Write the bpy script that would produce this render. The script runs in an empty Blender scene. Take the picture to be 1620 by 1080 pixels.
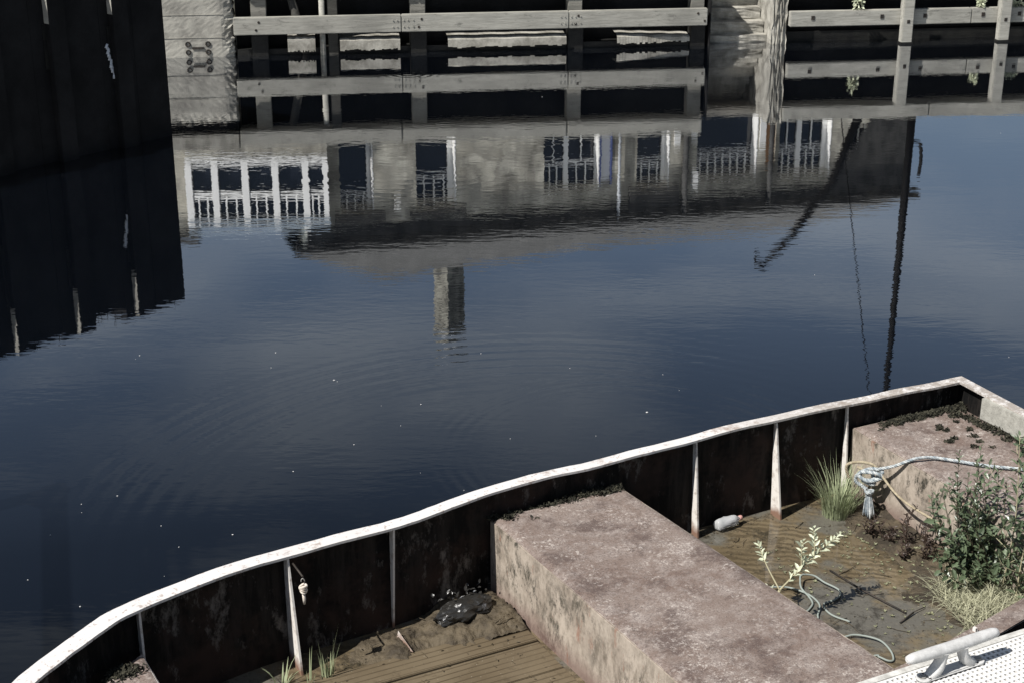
import bpy, bmesh, math, random
from mathutils import Vector, Matrix, noise as mnoise
C = bpy.context.scene.collection
S = bpy.context.scene
R = math.radians

# ------------------------------------------------------------------ camera
cam = bpy.data.cameras.new('camera'); co = bpy.data.objects.new('camera', cam); C.objects.link(co)
cam.sensor_width = 36.0; cam.lens = 36.0 * 2462 / 1620
co.location = (0, 0, 4.9); co.rotation_euler = (R(69.0), 0, 0)
cam.clip_start = 0.1; cam.clip_end = 3000
S.camera = co

# ------------------------------------------------------------------ light
SUN_DIR, SUN_EL = 34.0, 51.0          # heading of the light in plan (deg from +X), elevation
W = bpy.data.worlds.new('World'); S.world = W; W.use_nodes = True
nt = W.node_tree; nt.nodes.clear()
def wn(t, **k):
    n_ = nt.nodes.new(t)
    for a, b in k.items(): setattr(n_, a, b)
    return n_
sky = wn('ShaderNodeTexSky', sky_type='NISHITA'); sky.sun_disc = False
sky.sun_elevation = R(SUN_EL)
sky.sun_rotation = R(90 - (SUN_DIR + 180))   # measured clockwise from +Y
sky.air_density = 1.0; sky.dust_density = 0.35; sky.ozone_density = 1.0
hsv = wn('ShaderNodeHueSaturation'); hsv.inputs['Saturation'].default_value = 0.86
bg = wn('ShaderNodeBackground'); bg.inputs['Strength'].default_value = 0.05
wo = wn('ShaderNodeOutputWorld')
tc = wn('ShaderNodeTexCoord'); mp = wn('ShaderNodeMapping'); mp.inputs['Scale'].default_value = (1.6, 1.6, 7.0)
nz = wn('ShaderNodeTexNoise'); nz.inputs['Scale'].default_value = 2.3; nz.inputs['Detail'].default_value = 6; nz.inputs['Roughness'].default_value = 0.55
cr = wn('ShaderNodeValToRGB'); cr.color_ramp.elements[0].position = 0.46; cr.color_ramp.elements[1].position = 0.72
cr.color_ramp.elements[0].color = (0, 0, 0, 1); cr.color_ramp.elements[1].color = (0.70, 0.70, 0.70, 1)
mx = wn('ShaderNodeMixRGB'); mx.inputs[2].default_value = (6.0, 6.6, 7.2, 1)
L_ = nt.links.new
L_(tc.outputs['Generated'], mp.inputs[0]); L_(mp.outputs[0], nz.inputs['Vector']); L_(nz.outputs['Fac'], cr.inputs[0])
L_(sky.outputs[0], hsv.inputs['Color']); L_(hsv.outputs[0], mx.inputs[1]); L_(cr.outputs[0], mx.inputs[0])
L_(mx.outputs[0], bg.inputs['Color']); L_(bg.outputs[0], wo.inputs[0])

sun = bpy.data.lights.new('sun', 'SUN'); sun.energy = 5.0; sun.angle = R(0.5); sun.color = (1.0, 0.965, 0.92)
so = bpy.data.objects.new('sun', sun); C.objects.link(so)
sd = Vector((math.cos(R(SUN_DIR)) * math.cos(R(SUN_EL)), math.sin(R(SUN_DIR)) * math.cos(R(SUN_EL)), -math.sin(R(SUN_EL))))
so.rotation_euler = sd.to_track_quat('-Z', 'Y').to_euler()

S.view_settings.view_transform = 'Standard'; S.view_settings.look = 'None'
S.view_settings.exposure = 0.5; S.view_settings.gamma = 1.0

# ------------------------------------------------------------------ helpers
rnd = random.Random(11)
class MB:
    """collects geometry for one mesh"""
    def __init__(s): s.v = []; s.f = []; s.sm = []
    def add(s, vs, fs, smooth=False):
        o = len(s.v); s.v += [tuple(v) for v in vs]
        s.f += [tuple(i + o for i in f) for f in fs]; s.sm += [smooth] * len(fs)
    def box(s, x0, x1, y0, y1, z0, z1, M=None, b=0.0):
        if b > 0:
            bm = bmesh.new(); bmesh.ops.create_cube(bm, size=1.0)
            for v in bm.verts:
                v.co = Vector((x0 + (v.co.x + .5) * (x1 - x0), y0 + (v.co.y + .5) * (y1 - y0), z0 + (v.co.z + .5) * (z1 - z0)))
            bmesh.ops.bevel(bm, geom=bm.edges[:], offset=b, segments=2, affect='EDGES')
            s.bm(bm, M); return
        vs = [(x, y, z) for x in (x0, x1) for y in (y0, y1) for z in (z0, z1)]
        if M: vs = [M @ Vector(v) for v in vs]
        s.add(vs, [(0, 1, 3, 2), (4, 6, 7, 5), (0, 4, 5, 1), (2, 3, 7, 6), (0, 2, 6, 4), (1, 5, 7, 3)])
    def bm(s, bm, M=None, smooth=False):
        bm.verts.index_update()
        s.add([(M @ v.co) if M else v.co[:] for v in bm.verts], [[v.index for v in f.verts] for f in bm.faces], smooth); bm.free()
    def tube(s, pts, r, n=8, cap=True, smooth=True, flat=1.0):
        pts = [Vector(p) for p in pts]; N = len(pts)
        rs = r if isinstance(r, (list, tuple)) else [r] * N
        vs = []; up = None
        for i, p in enumerate(pts):
            t = (pts[min(i + 1, N - 1)] - pts[max(i - 1, 0)]).normalized()
            if up is None:
                up = Vector((0, 0, 1)) if abs(t.z) < .9 else Vector((1, 0, 0))
            a = t.cross(up).normalized(); up = a.cross(t).normalized()
            for k in range(n):
                an = 2 * math.pi * k / n
                vs.append(p + a * math.cos(an) * rs[i] + up * math.sin(an) * rs[i] * flat)
        fs = []
        for i in range(N - 1):
            for k in range(n):
                fs.append((i * n + k, i * n + (k + 1) % n, (i + 1) * n + (k + 1) % n, (i + 1) * n + k))
        s.add(vs, fs, smooth)
        if cap:
            o = len(s.v) - len(vs)
            s.f.append(tuple(o + k for k in range(n))[::-1]); s.f.append(tuple(o + (N - 1) * n + k for k in range(n))); s.sm += [False, False]
    def leaf(s, p, dirv, nrm, L, w):
        p = Vector(p); d = Vector(dirv).normalized(); nn = Vector(nrm)
        a = d.cross(nn)
        if a.length < 1e-4: a = d.cross(Vector((1, .3, .2)))
        a.normalize(); nn = a.cross(d).normalized()
        q = [p, p + d * L * .35 + a * w * .5 + nn * w * .12, p + d * L * .7 + a * w * .38 + nn * w * .05, p + d * L - nn * L * .12,
             p + d * L * .7 - a * w * .38 + nn * w * .05, p + d * L * .35 - a * w * .5 + nn * w * .12, p + d * L * .5 - nn * w * .1]
        s.add(q, [(0, 1, 6), (1, 2, 6), (2, 3, 6), (3, 4, 6), (4, 5, 6), (5, 0, 6)])
    def blade(s, p, dirv, L, w, bend):
        p = Vector(p); d = Vector(dirv).normalized(); side = d.cross(Vector((0, 0, 1)))
        if side.length < .05: side = Vector((rnd.uniform(-1, 1), rnd.uniform(-1, 1), 0))
        side.normalize(); h = Vector((d.x, d.y, 0)); h = h.normalized() if h.length > 1e-4 else Vector((1, 0, 0))
        vs = []; q = p.copy(); K = 5
        for i in range(K + 1):
            ww = w * (1 - (i / K) ** 1.6) * .5
            if i == K: vs.append(q.copy())
            else: vs += [q - side * ww, q + side * ww]
            q = q + d * L / K
            d = (d + h * bend / K - Vector((0, 0, bend * .75 / K))).normalized()
        fs = [(2 * i, 2 * i + 1, 2 * i + 3, 2 * i + 2) for i in range(K - 1)] + [(2 * K - 2, 2 * K - 1, 2 * K)]
        s.add(vs, fs)
    def build(s, name, mat, parent=None, loc=None, rotz=None):
        me = bpy.data.meshes.new(name); me.from_pydata(s.v, [], s.f); me.validate()
        if len(me.polygons) == len(s.sm): me.polygons.foreach_set('use_smooth', s.sm)
        me.materials.append(mat); me.update()
        o = bpy.data.objects.new(name, me); C.objects.link(o)
        if parent: o.parent = parent
        if loc is not None: o.location = loc
        if rotz is not None: o.rotation_euler = (0, 0, rotz)
        return o

def tag(o, label=None, cat=None, group=None, kind=None):
    if label: o['label'] = label
    if cat: o['category'] = cat
    if group: o['group'] = group
    if kind: o['kind'] = kind
    return o
def empty(name, loc=(0, 0, 0), rotz=0, **k):
    o = bpy.data.objects.new(name, None); C.objects.link(o); o.empty_display_size = .2
    o.location = loc; o.rotation_euler = (0, 0, rotz)
    return tag(o, **k)
def copy_tree(o, parent=None):
    c = o.copy(); C.objects.link(c)
    if parent: c.parent = parent
    for ch in list(o.children): copy_tree(ch, c)
    return c
def smooth_path(pts, k=6):
    pts = [Vector(p) for p in pts]; out = []
    for i in range(len(pts) - 1):
        p0 = pts[max(i - 1, 0)]; p1 = pts[i]; p2 = pts[i + 1]; p3 = pts[min(i + 2, len(pts) - 1)]
        for j in range(k):
            t = j / k
            out.append(.5 * ((2 * p1) + (p2 - p0) * t + (2 * p0 - 5 * p1 + 4 * p2 - p3) * t * t + (3 * p1 - p0 - 3 * p2 + p3) * t ** 3))
    out.append(pts[-1]); return out

# ------------------------------------------------------------------ materials
class Mat:
    def __init__(s, name):
        s.m = bpy.data.materials.new(name); s.m.use_nodes = True
        s.t = s.m.node_tree; s.b = s.t.nodes['Principled BSDF']; s.co = s.t.nodes.new('ShaderNodeTexCoord')
    def nd(s, t): return s.t.nodes.new(t)
    def ln(s, a, b): s.t.links.new(a, b)
    def map(s, scale=(1, 1, 1), rot=(0, 0, 0), src='Object', loc=(0, 0, 0)):
        m = s.nd('ShaderNodeMapping'); m.inputs['Scale'].default_value = scale; m.inputs['Rotation'].default_value = rot; m.inputs['Location'].default_value = loc
        s.ln(s.co.outputs[src], m.inputs[0]); return m.outputs[0]
    def noise(s, scale, detail=5, rough=.6, vec=None, dist=0):
        n = s.nd('ShaderNodeTexNoise'); n.inputs['Scale'].default_value = scale; n.inputs['Detail'].default_value = detail
        n.inputs['Roughness'].default_value = rough; n.inputs['Distortion'].default_value = dist
        s.ln(vec if vec is not None else s.co.outputs['Object'], n.inputs['Vector']); return n.outputs['Fac']
    def ramp(s, f, stops):
        r = s.nd('ShaderNodeValToRGB'); e = r.color_ramp.elements
        while len(e) < len(stops): e.new(.5)
        for i, (p, c) in enumerate(stops):
            e[i].position = p; e[i].color = (c, c, c, 1) if isinstance(c, (int, float)) else (*c, 1)
        s.ln(f, r.inputs[0]); return r.outputs[0]
    def mix(s, f, a, b, mode='MIX'):
        m = s.nd('ShaderNodeMixRGB'); m.blend_type = mode
        for i, x in ((0, f), (1, a), (2, b)):
            if hasattr(x, 'is_linked') or hasattr(x, 'links'): s.ln(x, m.inputs[i])
            elif isinstance(x, (int, float)): m.inputs[i].default_value = x if i == 0 else (x, x, x, 1)
            else: m.inputs[i].default_value = (*x, 1)
        return m.outputs[0]
    def math(s, op, a, b=None, c=None):
        m = s.nd('ShaderNodeMath'); m.operation = op
        for i, x in enumerate((a, b, c)):
            if x is None: continue
            if isinstance(x, (int, float)): m.inputs[i].default_value = x
            else: s.ln(x, m.inputs[i])
        return m.outputs[0]
    def bump(s, h, strength=.4, dist=.02, prev=None):
        b = s.nd('ShaderNodeBump'); b.inputs['Strength'].default_value = strength; b.inputs['Distance'].default_value = dist
        s.ln(h, b.inputs['Height'])
        if prev is not None: s.ln(prev, b.inputs['Normal'])
        s.ln(b.outputs[0], s.b.inputs['Normal']); return b.outputs[0]
    def col(s, c):
        if isinstance(c, tuple): s.b.inputs['Base Color'].default_value = (*c, 1)
        else: s.ln(c, s.b.inputs['Base Color'])
    def rough(s, r, spec=None):
        if isinstance(r, (int, float)): s.b.inputs['Roughness'].default_value = r
        else: s.ln(r, s.b.inputs['Roughness'])
        if spec is not None: s.b.inputs['Specular IOR Level'].default_value = spec
    def xyz(s, src='Object'):
        x = s.nd('ShaderNodeSeparateXYZ'); s.ln(s.co.outputs[src], x.inputs[0]); return x.outputs

def two_tone(name, a, b, scale=6, lo=.4, hi=.6, rough=.8, bump=.3, bdist=.01, fine=60, spec=.3, stretch=(1, 1, 1)):
    m = Mat(name); v = m.map(stretch)
    f = m.ramp(m.noise(scale, 6, .65, v), [(lo, 0.), (hi, 1.)])
    g = m.noise(fine, 4, .7, v)
    c = m.mix(f, a, b); c = m.mix(m.ramp(g, [(.3, .35), (.7, 0.)]), c, tuple(x * .45 for x in a))
    m.col(c); m.rough(rough, spec); m.bump(m.mix(.5, m.noise(scale * 3, 6, .6, v), g), bump, bdist)
    return m.m

def water_mat():
    m = Mat('river_water')
    m.col((.0016, .0024, .0040)); m.rough(1.0, 0.)
    gl = m.nd('ShaderNodeBsdfGlossy'); gl.inputs['Roughness'].default_value = 0.0; gl.inputs['Color'].default_value = (.97, .98, 1, 1)
    lw = m.nd('ShaderNodeLayerWeight'); lw.inputs['Blend'].default_value = .5
    refl = m.ramp(lw.outputs['Facing'], [(.30, .03), (.47, .065), (.54, .115), (.62, .285), (.72, .58), (.82, .68), (1., .98)])
    ms_ = m.nd('ShaderNodeMixShader'); m.ln(refl, ms_.inputs[0]); m.ln(m.b.outputs[0], ms_.inputs[1]); m.ln(gl.outputs[0], ms_.inputs[2])
    m.ln(ms_.outputs[0], m.t.nodes['Material Output'].inputs[0])
    pos = m.co.outputs['Object']
    h1 = m.noise(1.0, 3, .5, m.map((1.3, 4.2, 1), (0, 0, R(6))))
    h2 = m.noise(1.0, 2, .5, m.map((5.5, 15, 1), (0, 0, R(-4)), loc=(3, 7, 0)))
    h3 = m.noise(1.0, 2, .5, m.map((.25, .55, 1), loc=(9, 2, 0)))     # where the breeze touches the surface
    gust = m.ramp(h3, [(.38, .35), (.62, 1.)])
    h = m.math('ADD', m.math('MULTIPLY', m.math('SUBTRACT', h1, .5), 0.00084), m.math('MULTIPLY', m.math('MULTIPLY', m.math('SUBTRACT', h2, .5), gust), 0.00062))
    brk = m.ramp(m.noise(1.0, 3, .6, m.map((.55, .7, 1), loc=(4, 8, 0))), [(.36, .12), (.60, 1.)])
    def ring(cx, cy, r0, w, lam, amp):
        sub = m.nd('ShaderNodeVectorMath'); sub.operation = 'DISTANCE'
        m.ln(pos, sub.inputs[0]); sub.inputs[1].default_value = (cx, cy, 0)
        r = sub.outputs['Value']
        e = m.math('DIVIDE', m.math('SUBTRACT', r, r0), w)
        env = m.math('EXPONENT', m.math('MULTIPLY', m.math('MULTIPLY', e, e), -1.))
        env = m.math('MULTIPLY', env, brk)
        return m.math('MULTIPLY', m.math('MULTIPLY', m.math('SINE', m.math('MULTIPLY', r, 2 * math.pi / lam)), env), amp)
    for a in ((-1.65, 24.6, .25, .3, .13, .00030), (-2.6, 22.0, .2, .3, .14, .00022), (.9, 10.5, 1.35, .18, .10, .00030), (.3, 9.4, 2.9, .55, .17, .00055), (.2, 19.6, .3, .5, .16, .00016), (-1.2, 19.0, 1.2, .5, .2, .00014)):
        h = m.math('ADD', h, ring(*a))
    nb = m.bump(h, 1.0, 1.0); m.ln(nb, gl.inputs['Normal'])
    return m.m

M = {}
M['water'] = water_mat()
M['concrete'] = two_tone('weathered_concrete', (.42, .405, .355), (.21, .20, .178), 2.2, .42, .66, .9, .5, .006, 75)
M['concrete_rough'] = two_tone('rough_stone', (.38, .365, .32), (.18, .17, .145), 3.5, .42, .62, .92, .6, .015, 30)
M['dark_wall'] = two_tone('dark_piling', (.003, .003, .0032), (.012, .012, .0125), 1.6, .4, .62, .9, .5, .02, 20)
M['slime_and_shade'] = two_tone('wet_algae_and_shade', (.005, .005, .005), (.014, .014, .012), 6, .4, .6, .6, .6, .02, 40)
def timber(name, a, b):
    m = Mat(name)
    v = m.map((1.2, 12, 12)); g = m.noise(2.0, 6, .7, v, .3)
    big = m.noise(1.1, 4, .6)
    c = m.mix(m.ramp(g, [(.3, 0.), (.7, 1.)]), a, b)
    c = m.mix(m.ramp(big, [(.45, 0.), (.7, .55)]), c, tuple(x * .4 for x in a))
    fl = m.noise(9, 6, .8, m.map((.35, 1, 1)))
    c = m.mix(m.ramp(fl, [(.56, 0.), (.66, .7)]), c, tuple(x * .3 for x in a))
    m.col(c); m.rough(.85, .25); m.bump(g, .5, .012); return m.m
M['timber'] = timber('weathered_timber', (.40, .39, .345), (.235, .228, .20))
M['timber_post'] = timber('grey_post_timber', (.26, .25, .22), (.15, .145, .125))
M['timber_dark'] = timber('old_dark_timber', (.07, .068, .06), (.035, .034, .03))
M['bolt'] = two_tone('rusty_iron', (.02, .018, .016), (.05, .04, .032), 20, .4, .6, .7, .3)
def facade():
    m = Mat('rubble_stone_wall')
    v = m.map((1.6, 1.6, 3.4))
    vo = m.nd('ShaderNodeTexVoronoi'); vo.inputs['Scale'].default_value = 1.6; m.ln(v, vo.inputs['Vector'])
    cell = m.nd('ShaderNodeSeparateXYZ'); m.ln(vo.outputs['Color'], cell.inputs[0])
    c = m.mix(cell.outputs[0], (.42, .40, .335), (.66, .64, .55))
    c = m.mix(m.ramp(m.noise(.9, 7, .75), [(.46, 0.), (.60, .8)]), c, (.085, .08, .068))
    c = m.mix(m.ramp(vo.outputs['Distance'], [(.35, 0.), (.6, .35)]), c, (.14, .13, .12))
    m.col(c); m.rough(.92, .2); m.bump(vo.outputs['Distance'], .5, .03); return m.m
M['facade'] = facade()
M['chimney_stone'] = two_tone('sooty_stone', (.34, .33, .28), (.06, .058, .05), 4, .42, .6, .9, .6, .03, 12)
def slate():
    m = Mat('slate_roof')
    br = m.nd('ShaderNodeTexBrick'); m.ln(m.map((1, 1, 1)), br.inputs['Vector'])
    br.inputs['Scale'].default_value = 2.4; br.inputs['Color1'].default_value = (.155, .155, .148, 1); br.inputs['Color2'].default_value = (.085, .085, .082, 1)
    br.inputs['Mortar'].default_value = (.05, .05, .048, 1); br.inputs['Mortar Size'].default_value = .012
    c = m.mix(m.ramp(m.noise(1.3, 5, .7), [(.4, 0.), (.65, .75)]), br.outputs['Color'], (.06, .06, .056))
    m.col(c); m.rough(.75, .3); m.bump(br.outputs['Fac'], -.4, .02); return m.m
M['slate'] = slate()
def plain(name, c, rough=.6, spec=.4, metal=0.):
    m = Mat(name); n = m.noise(14, 4, .6)
    m.col(m.mix(m.ramp(n, [(.35, 0.), (.75, .3)]), c, tuple(x * .6 for x in c))); m.rough(rough, spec)
    m.b.inputs['Metallic'].default_value = metal; return m.m
M['white_paint'] = plain('white_frame_paint', (.86, .86, .84), .5)
M['blue_paint'] = plain('blue_paint', (.06, .08, .19), .5)
M['glass'] = plain('dark_pane', (.012, .014, .02), .04, .6)
M['pale_glass'] = plain('pale_glass_roof', (.30, .36, .42), .12, .6)
M['interior'] = plain('dark_opening', (.006, .006, .006), .9, .1)
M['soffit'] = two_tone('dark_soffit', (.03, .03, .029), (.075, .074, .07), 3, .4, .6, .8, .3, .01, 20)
M['pipe'] = plain('grey_pipe', (.34, .36, .38), .5)
M['terracotta'] = plain('warm_orange_curtain', (.60, .34, .18), .8)
M['mast'] = plain('dark_tarred_wood', (.009, .0085, .008), .75, .15)
M['ground'] = two_tone('dusty_gravel', (.30, .28, .24), (.20, .19, .165), 1.2, .4, .6, .95, .4, .02, 30)

# boat materials
def paint_white():
    m = Mat('chipped_white_paint')
    c = m.mix(m.ramp(m.noise(30, 5, .7), [(.56, 0.), (.63, .7)]), (.60, .58, .56), (.27, .21, .18))
    c = m.mix(m.ramp(m.noise(3, 4, .6), [(.45, 0.), (.75, .35)]), c, (.46, .43, .40))
    x = m.xyz()[0]
    f = m.ramp(m.math('ADD', m.math('MULTIPLY', x, .5), 1.5), [(.35, 0.), (1., 1.)])   # more wear towards the stern
    c = m.mix(m.math('MULTIPLY', f, m.ramp(m.noise(18, 6, .8), [(.38, 0.), (.54, .9)])), c, (.27, .235, .20))
    c = m.mix(m.ramp(m.noise(2.2, 7, .8, m.map((1, 1, 1), loc=(5, 2, 0))), [(.56, 0.), (.64, .7)]), c, (.24, .17, .13))
    m.col(c); m.rough(.6, .3); m.bump(m.noise(60, 4, .6), .15, .004); return m.m
M['gunwale'] = paint_white()
def hull_in():
    m = Mat('stained_black_hull')
    v = m.map((7, 7, 1.2))
    c = m.mix(m.ramp(m.noise(1.4, 6, .7, v), [(.45, 0.), (.7, 1.)]), (.004, .004, .004), (.030, .025, .022))
    c = m.mix(m.ramp(m.noise(2.1, 5, .7), [(.47, 0.), (.64, .9)]), c, (.038, .024, .019))
    c = m.mix(m.ramp(m.noise(5, 6, .75, m.map((1, 1, .5), loc=(2, 2, 2))), [(.56, 0.), (.66, .75)]), c, (.17, .155, .14))
    m.col(c); m.rough(.8, .15); m.bump(m.noise(25, 5, .7), .4, .006); return m.m
M['hull'] = hull_in()
def rust_top():
    m = Mat('rusty_faded_deck')
    big = m.noise(2.2, 5, .6); mid = m.noise(8, 7, .75)
    c = m.mix(m.ramp(big, [(.35, 0.), (.65, 1.)]), (.140, .100, .082), (.196, .154, .131))
    c = m.mix(m.ramp(mid, [(.44, 0.), (.62, .8)]), c, (.262, .222, .198))
    c = m.mix(m.ramp(m.noise(4, 6, .75, m.map((1, 1, 1), loc=(4, 1, 3))), [(.50, 0.), (.62, .75)]), c, (.078, .054, .047))
    pat = m.ramp(m.noise(3.4, 8, .82, m.map((1, 1.5, 1), loc=(1, 6, 2))), [(.47, .0), (.60, 1.)])
    sp = m.math('MULTIPLY', m.ramp(m.noise(42, 6, .85), [(.50, 0.), (.60, 1.)]), pat)
    c = m.mix(m.math('MULTIPLY', sp, .8), c, (.56, .51, .46))
    c = m.mix(m.ramp(m.noise(95, 3, .8), [(.36, .7), (.50, 0.)]), c, (.062, .048, .043))
    c = m.mix(m.ramp(m.noise(170, 2, .6), [(.66, 0.), (.72, .6)]), c, (.50, .46, .42))
    m.col(c); m.rough(.85, .25); m.bump(m.mix(.5, m.noise(60, 4, .7), mid), .35, .006); return m.m
M['rust_top'] = rust_top()
def tank_face():
    m = Mat('peeling_cream_paint')
    z = m.xyz()[2]
    v = m.map((3, 3, 1.3))
    c = m.mix(m.ramp(m.noise(4, 6, .7), [(.4, 0.), (.65, 1.)]), (.40, .345, .285), (.25, .208, .168))
    st = m.ramp(m.noise(3.2, 7, .75, v), [(.48, 0.), (.66, 1.)])
    c = m.mix(m.math('MULTIPLY', st, .8), c, (.125, .104, .078))
    dk = m.ramp(m.noise(9, 8, .85, m.map((1.4, 1.4, .8), loc=(2, 5, 1))), [(.51, 0.), (.59, .95)])
    c = m.mix(m.math('MULTIPLY', dk, m.ramp(m.noise(1.6, 4, .6), [(.45, .06), (.60, 1.)])), c, (.030, .030, .022))
    low = m.ramp(m.math('ADD', z, m.math('MULTIPLY', m.noise(3, 4, .6), .12)), [(.15, 1.), (.27, 0.)])
    c = m.mix(m.math('MULTIPLY', low, .75), c, (.155, .098, .082))
    rs = m.ramp(m.noise(14, 4, .7, m.map((1, 1, .35))), [(.62, 0.), (.7, .6)])
    c = m.mix(rs, c, (.24, .11, .07))
    m.col(c); m.rough(.85, .25); m.bump(m.mix(.5, dk, m.noise(45, 4, .7)), .45, .008); return m.m
M['tank_face'] = tank_face()
def rib_paint():
    m = Mat('rusty_footed_white_paint'); z = m.xyz()[2]
    c = m.mix(m.ramp(m.noise(14, 5, .7), [(.5, 0.), (.68, .8)]), (.64, .61, .57), (.26, .20, .16))
    c = m.mix(m.ramp(m.math('ADD', z, m.math('MULTIPLY', m.noise(9, 3, .6), .1)), [(.14, 1.), (.20, 0.)]), c, (.20, .12, .085))
    m.col(c); m.rough(.7, .3); return m.m
M['rib'] = rib_paint()
def puddle():
    m = Mat('silty_bilge_water')
    rip = m.nd('ShaderNodeTexWave'); rip.wave_type = 'BANDS'; rip.bands_direction = 'X'
    rip.inputs['Scale'].default_value = 5.2; rip.inputs['Distortion'].default_value = 7.0; rip.inputs['Detail'].default_value = 4; rip.inputs['Detail Scale'].default_value = 1.5
    m.ln(m.map((1, 1, 1), (0, 0, R(100))), rip.inputs['Vector'])
    c = m.mix(m.ramp(m.noise(1.9, 5, .65), [(.38, 0.), (.62, 1.)]), (.105, .080, .046), (.150, .118, .072))
    c = m.mix(m.math('MULTIPLY', m.ramp(rip.outputs['Fac'], [(.30, .55), (.65, 0.)]), m.ramp(m.noise(2.1, 4, .6), [(.42, .05), (.52, 1.)])), c, (.042, .031, .017))
    grey = m.ramp(m.noise(1.5, 5, .65, m.map((1, 1, 1), loc=(1.7, 4.2, 0))), [(.49, 0.), (.57, .9)])
    c = m.mix(grey, c, (.10, .095, .08))
    c = m.mix(m.ramp(m.noise(5, 7, .8, m.map((1, 1, 1), loc=(7, 1, 0))), [(.53, 0.), (.62, .85)]), c, (.026, .022, .014))
    c = m.mix(m.ramp(m.noise(34, 4, .75), [(.56, 0.), (.66, .75)]), c, (.035, .028, .018))
    c = m.mix(m.ramp(m.noise(75, 3, .7), [(.64, 0.), (.70, .7)]), c, (.26, .23, .165))
    m.col(c); m.rough(.8, .15)
    m.b.inputs['Coat Weight'].default_value = 1.0; m.b.inputs['Coat Roughness'].default_value = .02; m.b.inputs['Coat IOR'].default_value = 1.36
    return m.m
M['puddle'] = puddle()
def boards():
    m = Mat('silty_ribbed_boards')
    y = m.xyz()[1]
    wv = m.math('SINE', m.math('MULTIPLY', m.math('ADD', y, m.math('MULTIPLY', m.noise(2, 2, .5), .02)), 2 * math.pi / .047))
    c = m.mix(m.ramp(m.noise(2, 5, .6), [(.4, 0.), (.65, 1.)]), (.095, .072, .043), (.135, .106, .067))
    c = m.mix(m.math('MULTIPLY', m.ramp(wv, [(.62, 0.), (.95, 1.)]), m.ramp(m.noise(2.4, 5, .6, m.map((1, 1, 1), loc=(3, 3, 0))), [(.30, .25), (.55, .8)])), c, (.05, .036, .02))
    c = m.mix(m.ramp(m.noise(9, 6, .75), [(.58, 0.), (.66, .6)]), c, (.06, .045, .025))
    c = m.mix(m.ramp(m.noise(70, 3, .7), [(.68, 0.), (.74, .7)]), c, (.45, .42, .34))
    m.col(c); m.rough(.7, .25); m.b.inputs['Coat Weight'].default_value = .35; m.b.inputs['Coat Roughness'].default_value = .1
    m.bump(wv, -.25, .006); return m.m
M['boards'] = boards()
M['soil'] = two_tone('dark_wet_soil', (.040, .032, .022), (.105, .082, .052), 5, .42, .62, .75, .9, .04, 40)
M['mud'] = two_tone('brown_mud', (.105, .083, .053), (.04, .031, .02), 7, .42, .62, .7, .8, .03, 40)
M['moss'] = two_tone('dry_black_moss', (.020, .020, .014), (.085, .08, .055), 30, .45, .65, .95, .5, .01, 90)
M['grating'] = two_tone('dirty_white_grating', (.62, .61, .59), (.74, .73, .70), 3.0, .35, .6, .6, .15, .002, 22)
M['float'] = plain('dark_pontoon_float', (.02, .02, .02), .8)
M['edge_trim'] = two_tone('scuffed_grey_trim', (.62, .61, .57), (.36, .35, .32), 12, .42, .6, .8, .2, .005, 60)
M['cleat'] = two_tone('scuffed_cast_paint', (.46, .455, .44), (.58, .575, .56), 9, .4, .58, .55, .35, .003, 48)
M['bolt_grey'] = plain('grey_bolt', (.25, .24, .22), .6)
M['blue_rope'] = two_tone('faded_blue_rope', (.30, .35, .38), (.54, .57, .57), 30, .4, .6, .9, .3, .003, 120)
for _k in ('blue_rope',):
    _t = M[_k].node_tree; _b = _t.nodes['Principled BSDF']; _src = _b.inputs['Base Color'].links[0].from_socket
    _g = _t.nodes.new('ShaderNodeNewGeometry'); _r = _t.nodes.new('ShaderNodeValToRGB'); _r.color_ramp.elements[0].color = (.42, .46, .50, 1); _r.color_ramp.elements[1].color = (1.25, 1.2, 1.15, 1)
    _m = _t.nodes.new('ShaderNodeMixRGB'); _m.blend_type = 'MULTIPLY'; _m.inputs[0].default_value = 1
    _t.links.new(_g.outputs['Random Per Island'], _r.inputs[0]); _t.links.new(_src, _m.inputs[1]); _t.links.new(_r.outputs[0], _m.inputs[2]); _t.links.new(_m.outputs[0], _b.inputs['Base Color'])
M['tan_rope'] = two_tone('tan_rope', (.44, .38, .27), (.28, .235, .16), 40, .4, .6, .9, .4, .003, 160)
M['white_rope'] = two_tone('bleached_rope', (.72, .66, .58), (.50, .42, .34), 40, .4, .6, .9, .3, .003, 150)
M['cable'] = plain('pale_grey_green_cable', (.24, .27, .245), .6, .3)
M['iron'] = M['bolt']
def leafmat(name, a, b, rough=.5, tr=.25, spec=.4):
    m = Mat(name); oi = m.nd('ShaderNodeNewGeometry')
    c = m.mix(m.noise(9, 3, .6), a, b)
    rp = oi.outputs['Random Per Island']
    c = m.mix(m.ramp(rp, [(0., 0.), (1., .9)]), c, tuple(min(1, x * 1.7) for x in b))
    m.col(c); m.rough(rough, spec)
    t = m.nd('ShaderNodeBsdfTranslucent'); m.ln(c, t.inputs[0]); mxs = m.nd('ShaderNodeMixShader'); mxs.inputs[0].default_value = tr
    m.ln(m.b.outputs[0], mxs.inputs[1]); m.ln(t.outputs[0], mxs.inputs[2]); m.ln(mxs.outputs[0], m.t.nodes['Material Output'].inputs[0])
    return m.m
M['leaf_dark'] = leafmat('glossy_dark_leaf', (.040, .058, .031), (.080, .105, .060), .34, .14, .55)
M['leaf_pale'] = leafmat('pale_sage_leaf', (.34, .37, .25), (.46, .48, .36), .55)
M['leaf_red'] = leafmat('dark_red_leaf', (.026, .018, .014), (.050, .034, .026), .5)
M['leaf_weed'] = leafmat('small_weed_leaf', (.10, .11, .06), (.19, .19, .115), .6)
M['grass'] = leafmat('reedy_green_grass', (.16, .20, .11), (.28, .31, .19), .55)
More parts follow.
